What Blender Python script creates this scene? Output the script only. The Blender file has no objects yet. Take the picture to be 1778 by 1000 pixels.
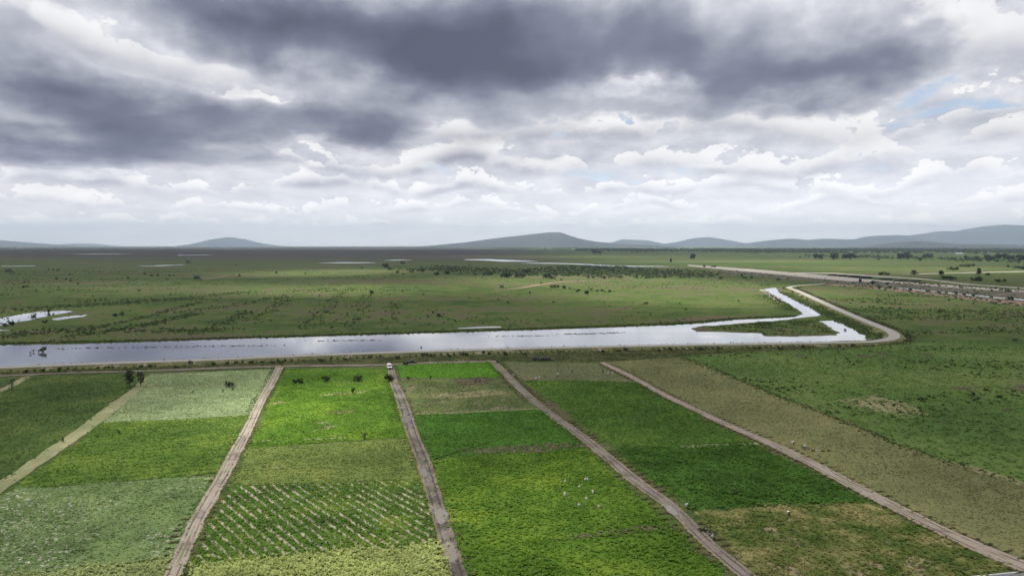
import bpy, math, random
import numpy as np
from mathutils import Vector

R = math.radians
rng = np.random.default_rng(7)
random.seed(7)
scene = bpy.context.scene
col = scene.collection

# ------------------------------------------------------------------ camera
CAM_H = 55.0          # drone height over the plain, metres
FPX = 1185.0          # focal length in pixels of a 1778 px wide frame
PITCH = math.atan(75.0 / FPX)
cam_data = bpy.data.cameras.new("camera")
cam_data.sensor_width = 36.0
cam_data.lens = 36.0 * FPX / 1778.0
cam_data.clip_start = 0.5
cam_data.clip_end = 200000.0
cam = bpy.data.objects.new("camera", cam_data)
cam.location = (0, 0, CAM_H)
cam.rotation_euler = (R(90) - PITCH, 0, 0)
col.objects.link(cam)
scene.camera = cam

CP, SP = math.cos(PITCH), math.sin(PITCH)
def ray(px, py):
    u = (px - 889.0) / FPX
    v = (500.0 - py) / FPX
    return (u, CP + v * SP, -SP + v * CP)
def G(px, py, z=0.0):
    """where the survey point px,py of the photograph lies on the plain"""
    d = ray(px, py)
    t = (z - CAM_H) / d[2]
    return (d[0] * t, d[1] * t)
def AE(px, py):
    """azimuth / elevation in degrees of a direction"""
    d = ray(px, py)
    return (math.degrees(math.atan2(d[0], d[1])), math.degrees(math.atan2(d[2], math.hypot(d[0], d[1]))))

# ------------------------------------------------------------------ node helpers
class NT:
    """tiny expression builder on a node tree"""
    def __init__(self, tree):
        self.t = tree; self.n = tree.nodes; self.l = tree.links
        self.k = 0
    def new(self, kind, **kw):
        n = self.n.new(kind)
        self.k += 1
        n.location = ((self.k % 40) * 60, -(self.k // 40) * 60)
        for a, b in kw.items():
            setattr(n, a, b)
        return n
    def put(self, sock, v):
        if isinstance(v, X):
            self.l.new(v.s, sock)
        elif v is not None:
            sock.default_value = v
    def math(self, op, a, b=None, c=None, clamp=False):
        n = self.new('ShaderNodeMath', operation=op, use_clamp=clamp)
        self.put(n.inputs[0], a)
        if b is not None: self.put(n.inputs[1], b)
        if c is not None: self.put(n.inputs[2], c)
        return X(self, n.outputs[0])
    def vmath(self, op, a, b=None, c=None, out=0, scale=None):
        n = self.new('ShaderNodeVectorMath', operation=op)
        self.put(n.inputs[0], a)
        if b is not None: self.put(n.inputs[1], b)
        if c is not None: self.put(n.inputs[2], c)
        if scale is not None: self.put(n.inputs['Scale'], scale)
        return X(self, n.outputs[out])
    def vec(self, x, y, z=0.0):
        n = self.new('ShaderNodeCombineXYZ')
        for i, v in enumerate((x, y, z)): self.put(n.inputs[i], v)
        return X(self, n.outputs[0])
    def sep(self, v):
        n = self.new('ShaderNodeSeparateXYZ'); self.put(n.inputs[0], v)
        return [X(self, o) for o in n.outputs]
    def noise(self, v, scale=1.0, detail=3.0, rough=0.5, dist=0.0, lac=2.0, color=False, kind='FBM', dim='3D'):
        n = self.new('ShaderNodeTexNoise', noise_dimensions=dim, noise_type=kind)
        self.put(n.inputs['Vector'], v)
        for nm, val in (('Scale', scale), ('Detail', detail), ('Roughness', rough), ('Distortion', dist), ('Lacunarity', lac)):
            self.put(n.inputs[nm], val)
        return X(self, n.outputs['Color' if color else 'Fac'])
    def voro(self, v, scale=1.0, detail=0.0, rough=0.5, smooth=None, out='Distance', dim='3D'):
        n = self.new('ShaderNodeTexVoronoi', voronoi_dimensions=dim, feature='SMOOTH_F1' if smooth else 'F1')
        self.put(n.inputs['Vector'], v); self.put(n.inputs['Scale'], scale)
        self.put(n.inputs['Detail'], detail); self.put(n.inputs['Roughness'], rough)
        if smooth: self.put(n.inputs['Smoothness'], smooth)
        return X(self, n.outputs[out])
    def step(self, v, a, b, lo=0.0, hi=1.0, mode='SMOOTHSTEP'):
        n = self.new('ShaderNodeMapRange', interpolation_type=mode)
        n.clamp = True
        self.put(n.inputs[0], v); self.put(n.inputs[1], a); self.put(n.inputs[2], b)
        self.put(n.inputs[3], lo); self.put(n.inputs[4], hi)
        return X(self, n.outputs[0])
    def mix(self, f, a, b, mode='MIX'):
        n = self.new('ShaderNodeMix', data_type='RGBA', blend_type=mode)
        self.put(n.inputs[0], f)
        for s, v in ((n.inputs[6], a), (n.inputs[7], b)):
            if isinstance(v, (tuple, list)) and len(v) == 3: v = (*v, 1.0)
            self.put(s, v)
        return X(self, n.outputs[2])
    def ramp(self, f, stops, interp='LINEAR'):
        n = self.new('ShaderNodeValToRGB')
        cr = n.color_ramp; cr.interpolation = interp
        while len(cr.elements) < len(stops): cr.elements.new(0.5)
        for e, (p, c) in zip(cr.elements, stops):
            e.position = p; e.color = (*c, 1.0)
        self.put(n.inputs[0], f)
        return X(self, n.outputs[0])
class X:
    def __init__(self, nt, s): self.nt = nt; self.s = s
    def __add__(self, o): return self.nt.math('ADD', self, o)
    __radd__ = __add__
    def __sub__(self, o): return self.nt.math('SUBTRACT', self, o)
    def __rsub__(self, o): return self.nt.math('SUBTRACT', o, self)
    def __mul__(self, o): return self.nt.math('MULTIPLY', self, o)
    __rmul__ = __mul__
    def __truediv__(self, o): return self.nt.math('DIVIDE', self, o)
    def __rtruediv__(self, o): return self.nt.math('DIVIDE', o, self)
def srgb(r, g, b):
    f = lambda c: (c / 255 / 12.92) if c / 255 <= 0.04045 else ((c / 255 + 0.055) / 1.055) ** 2.4
    return (f(r), f(g), f(b))

# ------------------------------------------------------------------ exposure, sun
EXPOSURE = 0.75
vs = scene.view_settings
vs.view_transform = 'Standard'; vs.look = 'None'; vs.exposure = EXPOSURE; vs.gamma = 1.0; vs.use_curve_mapping = False
GAIN = 1.0 / 2 ** EXPOSURE

SUN_EL, SUN_AZ = R(64), R(-78)           # azimuth from +Y (view direction), clockwise; the sun is high on the left
sun_dir = Vector((math.sin(SUN_AZ) * math.cos(SUN_EL), math.cos(SUN_AZ) * math.cos(SUN_EL), math.sin(SUN_EL)))
sl = bpy.data.lights.new("sun", 'SUN')
sl.energy = 5.0; sl.angle = R(0.53); sl.color = (1.0, 0.95, 0.86)
sun = bpy.data.objects.new("sun", sl)
sun.rotation_euler = sun_dir.to_track_quat('Z', 'Y').to_euler()
sun.location = (0, 0, 5000)
col.objects.link(sun)

# ------------------------------------------------------------------ world: clear sky + cloud cover
world = bpy.data.worlds.new("World")
scene.world = world
world.use_nodes = True
def build_world():
    wt = world.node_tree
    for n in list(wt.nodes): wt.nodes.remove(n)
    T = NT(wt)
    out = T.new('ShaderNodeOutputWorld'); bg = T.new('ShaderNodeBackground')
    STR = 0.1
    bg.inputs['Strength'].default_value = STR
    wt.links.new(bg.outputs[0], out.inputs[0])
    sky = T.new('ShaderNodeTexSky', sky_type='NISHITA')
    sky.sun_disc = False; sky.sun_elevation = SUN_EL; sky.sun_rotation = SUN_AZ
    sky.altitude = 2200; sky.air_density = 1.0; sky.dust_density = 1.2; sky.ozone_density = 1.0
    tc = T.new('ShaderNodeTexCoord')
    d = X(T, tc.outputs['Generated'])
    dx, dy, dz = T.sep(d)
    az = T.math('ARCTAN2', dx, dy) * (180 / math.pi)
    el = T.math('ARCSINE', dz) * (180 / math.pi)
    elp = T.math('MAXIMUM', el, 0.0)
    # cloud-sheet coordinates: fine towards the horizon, broad overhead
    v = T.math('LOGARITHM', elp + 5.0, math.e) * 7.6
    u = az * 0.16
    P = T.vec(az, el, 0.0)
    # ---- wander of the large forms
    Q = T.vec(u, v * 0.62, 0.0)
    wn = T.noise(Q, 0.7, 5.0, 0.5, color=True, dim='2D')
    wob = T.vmath('MULTIPLY', T.vmath('SUBTRACT', wn, (0.5, 0.5, 0.5)), (15.0, 6.0, 0.0))
    sh = T.step(el, 0.0, 9.0, 0.25, 1.0)     # it shrinks at the horizon
    Pw = T.vmath('ADD', P, T.vmath('SCALE', wob, scale=sh))
    def blobs(lst, P):
        acc = None
        for (px, py, rx, ry, a) in lst:
            ca, ce = AE(px, py)
            k = math.degrees(1 / FPX)
            ix, iy = 1 / (rx * k * math.cos(R(ca)) ** 2), 1 / (ry * k)
            q = T.vmath('MULTIPLY_ADD', P, (ix, iy, 0.0), (-ca * ix, -ce * iy, 0.0))
            e = T.math('EXPONENT', T.vmath('DOT_PRODUCT', q, q, out=1) * -1.0)
            acc = T.math('MULTIPLY_ADD', e, a, acc if acc is not None else 0.0)
        return acc
    # ---- thickness of the cloud cover (large forms); <0 open sky, ~0.2 white, >0.8 slate
    DARK = [
        (330, 5, 170, 45, .55), (520, 45, 190, 60, .75), (760, 70, 230, 75, .85), (700, 130, 120, 40, .45),
        (860, 140, 130, 60, .65), (1010, 90, 170, 65, .45), (1230, 110, 200, 55, .75), (1330, 150, 140, 32, .55),
        (1480, 120, 110, 38, .5), (1120, 30, 240, 38, .3), (1380, 50, 150, 40, .2),
        (40, 60, 110, 70, .35), (60, 190, 170, 45, .65), (260, 215, 190, 45, .85), (470, 235, 120, 30, .45),
        (640, 215, 130, 35, .8), (110, 265, 190, 30, .55), (420, 285, 200, 20, .45), (560, 190, 90, 30, .3),
        (1100, 195, 220, 22, .3), (930, 280, 60, 22, .28), (1330, 245, 130, 20, .22), (1560, 260, 130, 16, .12),
        (150, 120, 120, 50, .25), (1690, 250, 130, 16, .12),
    ]
    GAPS_BLUE = [(1592, 150, 40, 24, .9), (1700, 192, 120, 15, .95), (1052, 222, 46, 11, .8), (952, 238, 40, 9, .7), (770, 291, 42, 9, .7),
                 (1190, 305, 90, 8, .5), (1010, 304, 120, 8, .5), (1500, 276, 70, 8, .55), (1690, 322, 90, 9, .4)]
    LIGHT = [(150, 35, 60, 25, .30), (250, 100, 100, 28, .30), (430, 150, 130, 22, .28), (1085, 147, 60, 18, .75), (545, 262, 85, 16, .6), (330, 302, 70, 12, .3), (20, 275, 60, 12, .35)]
    S3 = lambda c: T.vmath('SCALE', c, scale=GAIN / STR) if isinstance(c, X) else tuple(k * GAIN / STR for k in c)
    fine = T.noise(Q, 1.5, 7.0, 0.58, dim='2D') - 0.5
    # ---- high thin white sheet with a few openings
    hole = blobs(GAPS_BLUE, Pw)
    open_ = T.step(hole * .8 + fine * 1.5, 0.22, 0.80)
    clear = T.mix(0.45, X(T, sky.outputs[0]), S3(srgb(200, 220, 236)))
    sheet_c = T.ramp(fine + 0.5, [(0.30, srgb(236, 237, 242)), (0.5, srgb(212, 214, 223)), (0.68, srgb(186, 189, 201))])
    c = T.mix(1.0 - open_ * 0.85, clear, S3(sheet_c))
    # haze towards the horizon
    side = T.step(az, -35.0, 30.0)
    vc = T.mix(side, (.70, .695, .73), (.86, .865, .90))
    c = T.mix(T.step(el, 0.0, 10.0, 0.75, 0.0), c, S3(vc))
    # ---- banks of cumulus, far to near: flat grey bases, rounded bright tops
    bright = T.step(az, -8.0, 36.0, 0.0, 0.6)
    def bank(c, e0, H, f, seed, alpha, amt, dark):
        wv = (T.noise(T.vec(az * (f * .22) + seed, 0.0), 1.0, 1.0, .5, dim='2D') - 0.5) * (H * 1.7)
        b0 = wv + e0
        hgt = el - b0
        lump = T.noise(T.vec(az * (f * .9) + seed * 3.1, el * (f * 1.5)), 1.0, 7.0, .58, dim='2D')
        mask = T.noise(T.vec(az * (f * .26) + seed * 7.7, 3.0), 1.0, 2.0, .5, dim='2D')
        top = (lump * 2.3 + mask * 2.2 - (amt + .42) - hole * .55) * H
        d = top - hgt
        a = T.step(d, 0.0, H * .10) * T.step(hgt, -H * .10, H * .22)
        t = T.step(hgt - d * .25 + (lump - .5) * (H * 1.1), -H * .15, H * .62)
        cc = T.mix(t, T.mix(bright, dark, srgb(206, 207, 216)), (1.0, .995, .99))
        cc = T.mix(T.step(d, 0.0, H * .85, .62, 0.0), cc, (1.04, 1.035, 1.03))
        return T.mix(a * alpha, c, S3(cc))
    c = bank(c, 1.5, 1.1, .80, 3.0, .45, 1.45, srgb(178, 181, 194))
    c = bank(c, 2.7, 1.5, .60, 11.0, .62, 1.40, srgb(168, 171, 186))
    c = bank(c, 4.2, 2.1, .44, 23.0, .80, 1.34, srgb(154, 157, 174))
    c = bank(c, 6.0, 3.0, .32, 31.0, .92, 1.28, srgb(142, 145, 163))
    c = bank(c, 8.4, 4.0, .23, 47.0, .97, 1.26, srgb(136, 139, 157))
    c = bank(c, 11.8, 5.5, .16, 59.0, .72, 1.26, srgb(140, 143, 161))
    # ---- the heavy dark layer overhead
    big = T.noise(T.vec(u * 0.8, v * 0.8 + 13.7), 0.9, 3.0, 0.55, dim='2D') - 0.5
    base = T.step(el, 9.0, 30.0, 0.02, 0.34)
    heavy = T.math('MULTIPLY_ADD', blobs(DARK, Pw), 0.84, base) - blobs(LIGHT, Pw) * 0.85
    soft = T.step(heavy, 0.5, 1.0, 1.0, 0.6)
    thick = heavy + fine * (soft * 0.42) + big * 0.30
    a = T.step(thick, 0.14, 0.40)
    tone = T.ramp(thick * 0.84, [(0.10, srgb(228, 229, 234)), (0.30, srgb(196, 198, 208)), (0.50, srgb(160, 163, 177)), (0.68, srgb(124, 128, 147)), (0.88, srgb(98, 101, 121)), (1.0, srgb(83, 86, 106))])
    c = T.mix(a, c, S3(tone))
    c = T.mix(T.step(el, 0.0, 5.0), T.mix(1.0, c, (1.14, 1.07, .98), 'MULTIPLY'), c)
    c = T.vmath('SCALE', c, scale=T.step(el, 0.0, 9.0, 2.15, 1.10))      # brighter low down, where the air thins it
    wt.links.new(c.s, bg.inputs['Color'])
build_world()
world.cycles.sampling_method = 'MANUAL'
world.cycles.sample_map_resolution = 512
scene.cycles.max_bounces = 4
scene.cycles.diffuse_bounces = 1
scene.cycles.glossy_bounces = 2
scene.cycles.transparent_max_bounces = 12
scene.cycles.volume_bounces = 0
scene.cycles.use_denoising = True
scene.cycles.use_adaptive_sampling = True
scene.cycles.adaptive_threshold = 0.01
scene.cycles.adaptive_min_samples = 16

# ------------------------------------------------------------------ mesh helpers
def tag(o, label=None, cat=None, group=None, kind=None):
    if label: o["label"] = label
    if cat: o["category"] = cat
    if group: o["group"] = group
    if kind: o["kind"] = kind
    return o
def link(o, parent=None):
    col.objects.link(o)
    if parent is not None: o.parent = parent
    return o
def mesh_obj(name, verts, faces, mat, parent=None, smooth=False, loc=None):
    me = bpy.data.meshes.new(name)
    me.from_pydata([tuple(map(float, v)) for v in verts], [], [tuple(map(int, f)) for f in faces])
    me.materials.append(mat)
    if smooth: me.polygons.foreach_set("use_smooth", [True] * len(me.polygons))
    me.update()
    o = bpy.data.objects.new(name, me)
    if loc is not None: o.location = loc
    return link(o, parent)
def np_mesh(name, V, F, mat, parent=None, smooth=False):
    """V (n,3), F (m,3|4) numpy"""
    V = np.asarray(V, dtype=np.float32); F = np.asarray(F, dtype=np.int32)
    k = F.shape[1]
    me = bpy.data.meshes.new(name)
    me.vertices.add(len(V)); me.vertices.foreach_set("co", V.ravel())
    me.loops.add(F.size); me.loops.foreach_set("vertex_index", F.ravel())
    me.polygons.add(len(F))
    me.polygons.foreach_set("loop_start", np.arange(0, F.size, k, dtype=np.int32))
    me.polygons.foreach_set("loop_total", np.full(len(F), k, dtype=np.int32))
    if smooth: me.polygons.foreach_set("use_smooth", np.ones(len(F), dtype=bool))
    me.materials.append(mat)
    me.update(calc_edges=True)
    o = bpy.data.objects.new(name, me)
    return link(o, parent)
def empty(name, loc, rz=0.0, scale=1.0):
    o = bpy.data.objects.new(name, None)
    o.empty_display_size = 0.5
    o.location = loc; o.rotation_euler = (0, 0, rz); o.scale = (scale,) * 3
    return link(o)

# smooth lattice noise for scattering, 2-D
_perm = np.random.default_rng(11).permutation(512)
_perm = np.concatenate([_perm, _perm, _perm])
_val = np.random.default_rng(12).random(512)
def vnoise(x, y):
    xi = np.floor(x).astype(int); yi = np.floor(y).astype(int)
    fx, fy = x - xi, y - yi
    fx = fx * fx * (3 - 2 * fx); fy = fy * fy * (3 - 2 * fy)
    h = lambda a, b: _val[_perm[(_perm[a & 511] + b) & 511]]
    return (h(xi, yi) * (1 - fx) + h(xi + 1, yi) * fx) * (1 - fy) + (h(xi, yi + 1) * (1 - fx) + h(xi + 1, yi + 1) * fx) * fy
def fbm(x, y, s, oct=4):
    x = np.asarray(x, float) / s; y = np.asarray(y, float) / s
    r = 0; a = 0.5
    for i in range(oct):
        r = r + a * vnoise(x + 17.3 * i, y - 9.1 * i); x = x * 2.03; y = y * 2.03; a *= 0.5
    return r / (1 - 0.5 ** oct)

def inside(poly, x, y):
    res = np.zeros(len(x), dtype=bool)
    j = len(poly) - 1
    for i in range(len(poly)):
        xi, yi = poly[i]; xj, yj = poly[j]
        if yi != yj:
            c = ((yi > y) != (yj > y)) & (x < (xj - xi) * (y - yi) / (yj - yi) + xi)
            res ^= c
        j = i
    return res
def densify(poly, step, jit, closed=True, seed=0):
    """walk a polygon in small steps and make its edge uneven"""
    out = []
    n = len(poly)
    for i in range(n if closed else n - 1):
        a = np.array(poly[i]); b = np.array(poly[(i + 1) % n])
        L = np.linalg.norm(b - a); k = max(1, int(L / step))
        for q in range(k):
            out.append(a + (b - a) * q / k)
    if not closed: out.append(np.array(poly[-1]))
    out = np.array(out)
    j = jit
    ox = (fbm(out[:, 0] + seed, out[:, 1], step * 3, 3) - 0.5) * 2 * j
    oy = (fbm(out[:, 0] - 77 + seed, out[:, 1] + 31, step * 3, 3) - 0.5) * 2 * j
    return np.stack([out[:, 0] + ox * 1.4, out[:, 1] + oy * 1.4], 1)
def sheet(name, poly, z, mat, kind="structure"):
    o = mesh_obj(name, [(p[0], p[1], z) for p in poly], [list(range(len(poly)))], mat)
    if o.data.polygons[0].normal.z < 0: o.data.flip_normals()
    if kind: o["kind"] = kind
    return o
def soft_sheet(name, poly, z, mat, w=1.1, fill=True):
    """sheet whose rim carries core = 0..1, so that its material can fray there"""
    P = np.array(poly); n = len(P)
    if 0.5 * np.sum(P[:, 0] * np.roll(P[:, 1], -1) - np.roll(P[:, 0], -1) * P[:, 1]) < 0: P = P[::-1]
    t = np.roll(P, -3, 0) - np.roll(P, 3, 0); t /= np.maximum(np.linalg.norm(t, axis=1, keepdims=True), 1e-6)
    nn = np.stack([t[:, 1], -t[:, 0]], 1)
    V = np.r_[np.c_[P + nn * w, np.full(n, z)], np.c_[P - nn * w, np.full(n, z)]]
    F = [(i, (i + 1) % n, n + (i + 1) % n, n + i) for i in range(n)] + ([tuple(range(n, 2 * n))] if fill else [])
    o = mesh_obj(name, V, F, mat)
    at = o.data.attributes.new('core', 'FLOAT', 'POINT'); at.data.foreach_set('value', np.r_[np.zeros(n), np.ones(n)].astype(np.float32))
    o["kind"] = "structure"
    return o
def ragged(mat, amp=1.3, sc=.9, amp2=.9, lo=.18, hi=.5, most=1.0):
    """give a material ragged edges: it thins out towards the rim of its patch"""
    t = mat.node_tree; T = NT(t)
    out = [n for n in t.nodes if n.type == 'OUTPUT_MATERIAL'][0]
    src = out.inputs[0].links[0].from_socket
    at = T.new('ShaderNodeAttribute'); at.attribute_name = 'core'
    p, g = ground_pos(T)
    k = X(T, at.outputs['Fac'])
    a = k + ((T.noise(p, sc, 3.0, .65) - .5) * amp + (T.noise(p, sc * .25, 2.0, .6) - .5) * amp2) * T.step(k, 1.0, .8)
    tr = T.new('ShaderNodeBsdfTransparent'); mx = T.new('ShaderNodeMixShader')
    T.put(mx.inputs[0], T.step(a, lo, hi) * most); T.l.new(tr.outputs[0], mx.inputs[1]); T.l.new(src, mx.inputs[2]); T.l.new(mx.outputs[0], out.inputs[0])
def PX(pts): return [G(*p) for p in pts]

# ------------------------------------------------------------------ materials
def new_mat(name):
    m = bpy.data.materials.new(name); m.use_nodes = True
    t = m.node_tree
    for n in list(t.nodes): t.nodes.remove(n)
    T = NT(t)
    out = T.new('ShaderNodeOutputMaterial')
    return m, T, out
def ground_pos(T):
    g = T.new('ShaderNodeNewGeometry')
    return X(T, g.outputs['Position']), g
def finish(T, out, colr, rough=0.9, bump=None, bump_d=0.1, leaf=0.0, spec=0.15):
    b = T.new('ShaderNodeBsdfPrincipled')
    b.inputs['Roughness'].default_value = rough
    b.inputs['Specular IOR Level'].default_value = spec
    T.put(b.inputs['Base Color'], colr)
    if bump is not None:
        bn = T.new('ShaderNodeBump'); bn.inputs['Strength'].default_value = 1.0; bn.inputs['Distance'].default_value = bump_d
        T.put(bn.inputs['Height'], bump)
        T.l.new(bn.outputs[0], b.inputs['Normal'])
    sh = b.outputs[0]
    if leaf > 0:
        tr = T.new('ShaderNodeBsdfTranslucent'); T.put(tr.inputs['Color'], colr)
        mx = T.new('ShaderNodeMixShader'); mx.inputs[0].default_value = leaf
        T.l.new(sh, mx.inputs[1]); T.l.new(tr.outputs[0], mx.inputs[2]); sh = mx.outputs[0]
    T.l.new(sh, out.inputs[0])
def plain(name, c, rough=0.6, var=0.0, scale=3.0, metal=0.0, spec=0.3):
    m, T, out = new_mat(name)
    p, g = ground_pos(T)
    if var:
        n = T.noise(p, scale, 4.0, 0.6)
        c2 = T.mix(n, tuple(v * (1 - var) for v in c), tuple(min(1, v * (1 + var)) for v in c))
    else:
        c2 = (*c, 1.0)
    finish(T, out, c2, rough, spec=spec)
    if metal:
        for n in m.node_tree.nodes:
            if n.type == 'BSDF_PRINCIPLED': n.inputs['Metallic'].default_value = metal
    return m

def veg(name, dark, mid, light, soil=(.20, .165, .12), soil_amt=0.0, big=35.0, speck=None, speck_amt=0.0,
        rows=None, leaf=0.0, bump_d=0.25, stripes=None, soil_scale=None, island=0.0):
    """crop / meadow colours in world metres. rows=(angle, spacing, strength), stripes=(nx, ny, spacing, phase, soilcolour)"""
    m, T, out = new_mat(name)
    p, g = ground_pos(T)
    px_, py_, pz_ = T.sep(p)
    p2 = T.vec(px_, py_, 0.0)
    n1 = T.noise(p2, 1.0 / big, 4.0, 0.6)
    n2 = T.noise(p2, 1.0 / 5.5, 4.0, 0.62)
    n3 = T.noise(p2, 1.0 / 0.9, 2.0, 0.6)
    f = T.step(n1 * 0.80 + n2 * 0.42 + n3 * 0.24, 0.53, 0.93, mode='LINEAR')
    if rows:
        ang, sp, st = rows
        ph = px_ * (-math.sin(ang) / sp) + py_ * (math.cos(ang) / sp) + n2 * 0.8
        f = f + T.math('SINE', ph * (2 * math.pi)) * st
    c = T.ramp(f, [(0.0, dark), (0.5, mid), (1.0, light)])
    if soil_amt > 0:
        ns = T.noise(p2, 1.0 / (soil_scale or big * 0.45), 6.0, 0.66)
        sm = T.step(ns + n3 * 0.12, 0.76 - soil_amt * 0.34, 0.84 - soil_amt * 0.34)
        c = T.mix(sm, c, T.mix(n3, tuple(v * .75 for v in soil), tuple(min(1, v * 1.25) for v in soil)))
    if speck:
        nv = T.noise(p2, 1.0 / 1.1, 3.0, 0.7)
        gate = T.step(T.noise(T.vec(px_ + 91.0, py_ - 40.0), 1.0 / 26, 3.0, 0.6), 0.42, 0.62)
        sm = T.step(nv, 0.66 - speck_amt * 0.2, 0.72 - speck_amt * 0.2) * gate
        c = T.mix(sm, c, speck)
    if stripes:
        nx, ny, sp, ph0, sc = stripes
        ph = T.math('FRACT', px_ * (nx / sp) + py_ * (ny / sp) + (ph0 + 100.0) + (n2 - 0.5) * 0.22)
        tri = T.math('ABSOLUTE', ph - 0.5)
        gate = T.step(T.noise(T.vec(px_ + 15.0, py_ + 33.0), 1.0 / 5.5, 5.0, 0.7), 0.34, 0.52)
        sm = T.step(tri + (n3 - .5) * .16 + (n1 - .5) * .2, 0.22, 0.10) * gate
        c = T.mix(sm, c, T.mix(n3, tuple(v * .8 for v in sc), tuple(min(1, v * 1.2) for v in sc)))
    if island > 0:
        ri = X(T, g.outputs['Random Per Island'])
        c = T.mix(1.0, c, T.mix(ri, (1 - island,) * 3, (1 + island * 0.6, 1 + island * 0.6, 1 + island * 0.3)), 'MULTIPLY')
        finish(T, out, c, 0.8, leaf=leaf, spec=0.1)
    else:
        finish(T, out, c, 0.95, n2 * 0.5 + n3 * 0.5, bump_d, spec=0.05)
    return m

def soil_mat(name, dry, wet, wet_amt=0.5, ruts=True, scale=1.0, dust=None):
    m, T, out = new_mat(name)
    p, g = ground_pos(T)
    n1 = T.noise(p, 0.12 * scale, 5.0, 0.65)
    n2 = T.noise(p, 1.1 * scale, 5.0, 0.68)
    f = T.step(n1 * 0.7 + n2 * 0.45, 0.42 + 0.25 * (1 - wet_amt), 0.62 + 0.25 * (1 - wet_amt))
    c = T.mix(f, dry, wet)
    edge_a = None
    if ruts:
        at = T.new('ShaderNodeAttribute'); at.attribute_name = 'across'
        a = X(T, at.outputs['Fac'])
        aa = T.math('ABSOLUTE', a)
        w = T.math('ABSOLUTE', aa - 0.42 + (n1 - .5) * .3)
        rt = T.step(w, 0.15, 0.04) * T.step(T.noise(p, 0.16, 4.0, 0.6), 0.34, 0.55)
        c = T.mix(rt * 0.9, c, tuple(v * .60 for v in wet))
        crown = T.step(aa + (n2 - .5) * .35, .20, .06) * T.step(T.noise(p, .07, 3.0, .6), .48, .62)
        c = T.mix(crown * .7, c, (.10, .115, .045))
        edge = T.step(aa + (n2 - 0.5) * 0.7, 0.62, 0.92)
        if dust: c = T.mix(edge * 0.85, c, T.mix(n1, dust, (.11, .125, .05)))
        edge_a = T.step(aa + (n2 - .5) * .75 + (n1 - .5) * .5, .98, .82)
    c = T.mix(n2, c, T.vmath('SCALE', c, scale=1.28))
    finish(T, out, c, 0.92, n2 + n1, 0.12, spec=0.1)
    if edge_a is not None:
        src = out.inputs[0].links[0].from_socket
        tr = T.new('ShaderNodeBsdfTransparent'); mx = T.new('ShaderNodeMixShader')
        T.put(mx.inputs[0], edge_a); T.l.new(tr.outputs[0], mx.inputs[1]); T.l.new(src, mx.inputs[2]); T.l.new(mx.outputs[0], out.inputs[0])
    return m

def water_mat(name, base, mirror=0.62, wave=0.5, rough=0.04, wscale=0.5):
    m, T, out = new_mat(name)
    p, g = ground_pos(T)
    px_, py_, pz_ = T.sep(p)
    n = T.noise(T.vec(px_ * 0.35, py_, 0.0), wscale, 3.0, 0.6)
    n1 = T.noise(p, 0.03, 4.0, 0.6)
    calm = T.noise(T.vec(px_ * 0.25, py_, 5.0), 0.04, 3.0, 0.5)
    b = T.new('ShaderNodeBsdfPrincipled')
    T.put(b.inputs['Base Color'], T.mix(n1, tuple(v * .8 for v in base), tuple(v * 1.2 for v in base)))
    b.inputs['Roughness'].default_value = 0.35; b.inputs['IOR'].default_value = 1.333
    gl = T.new('ShaderNodeBsdfGlossy')
    T.put(gl.inputs['Roughness'], T.step(calm, 0.35, 0.65, rough, rough * 2.5))
    gl.inputs['Color'].default_value = (0.93, 0.94, 0.95, 1)
    bn = T.new('ShaderNodeBump'); bn.inputs['Strength'].default_value = wave; bn.inputs['Distance'].default_value = 0.01
    T.put(bn.inputs['Height'], n); T.l.new(bn.outputs[0], gl.inputs['Normal'])
    fr = T.new('ShaderNodeFresnel'); fr.inputs['IOR'].default_value = 1.333
    f = T.math('MINIMUM', X(T, fr.outputs[0]) * 1.15 + mirror * 0.5, 0.95)
    mx = T.new('ShaderNodeMixShader'); T.put(mx.inputs[0], f)
    T.l.new(b.outputs[0], mx.inputs[1]); T.l.new(gl.outputs[0], mx.inputs[2])
    T.l.new(mx.outputs[0], out.inputs[0])
    return m

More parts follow.
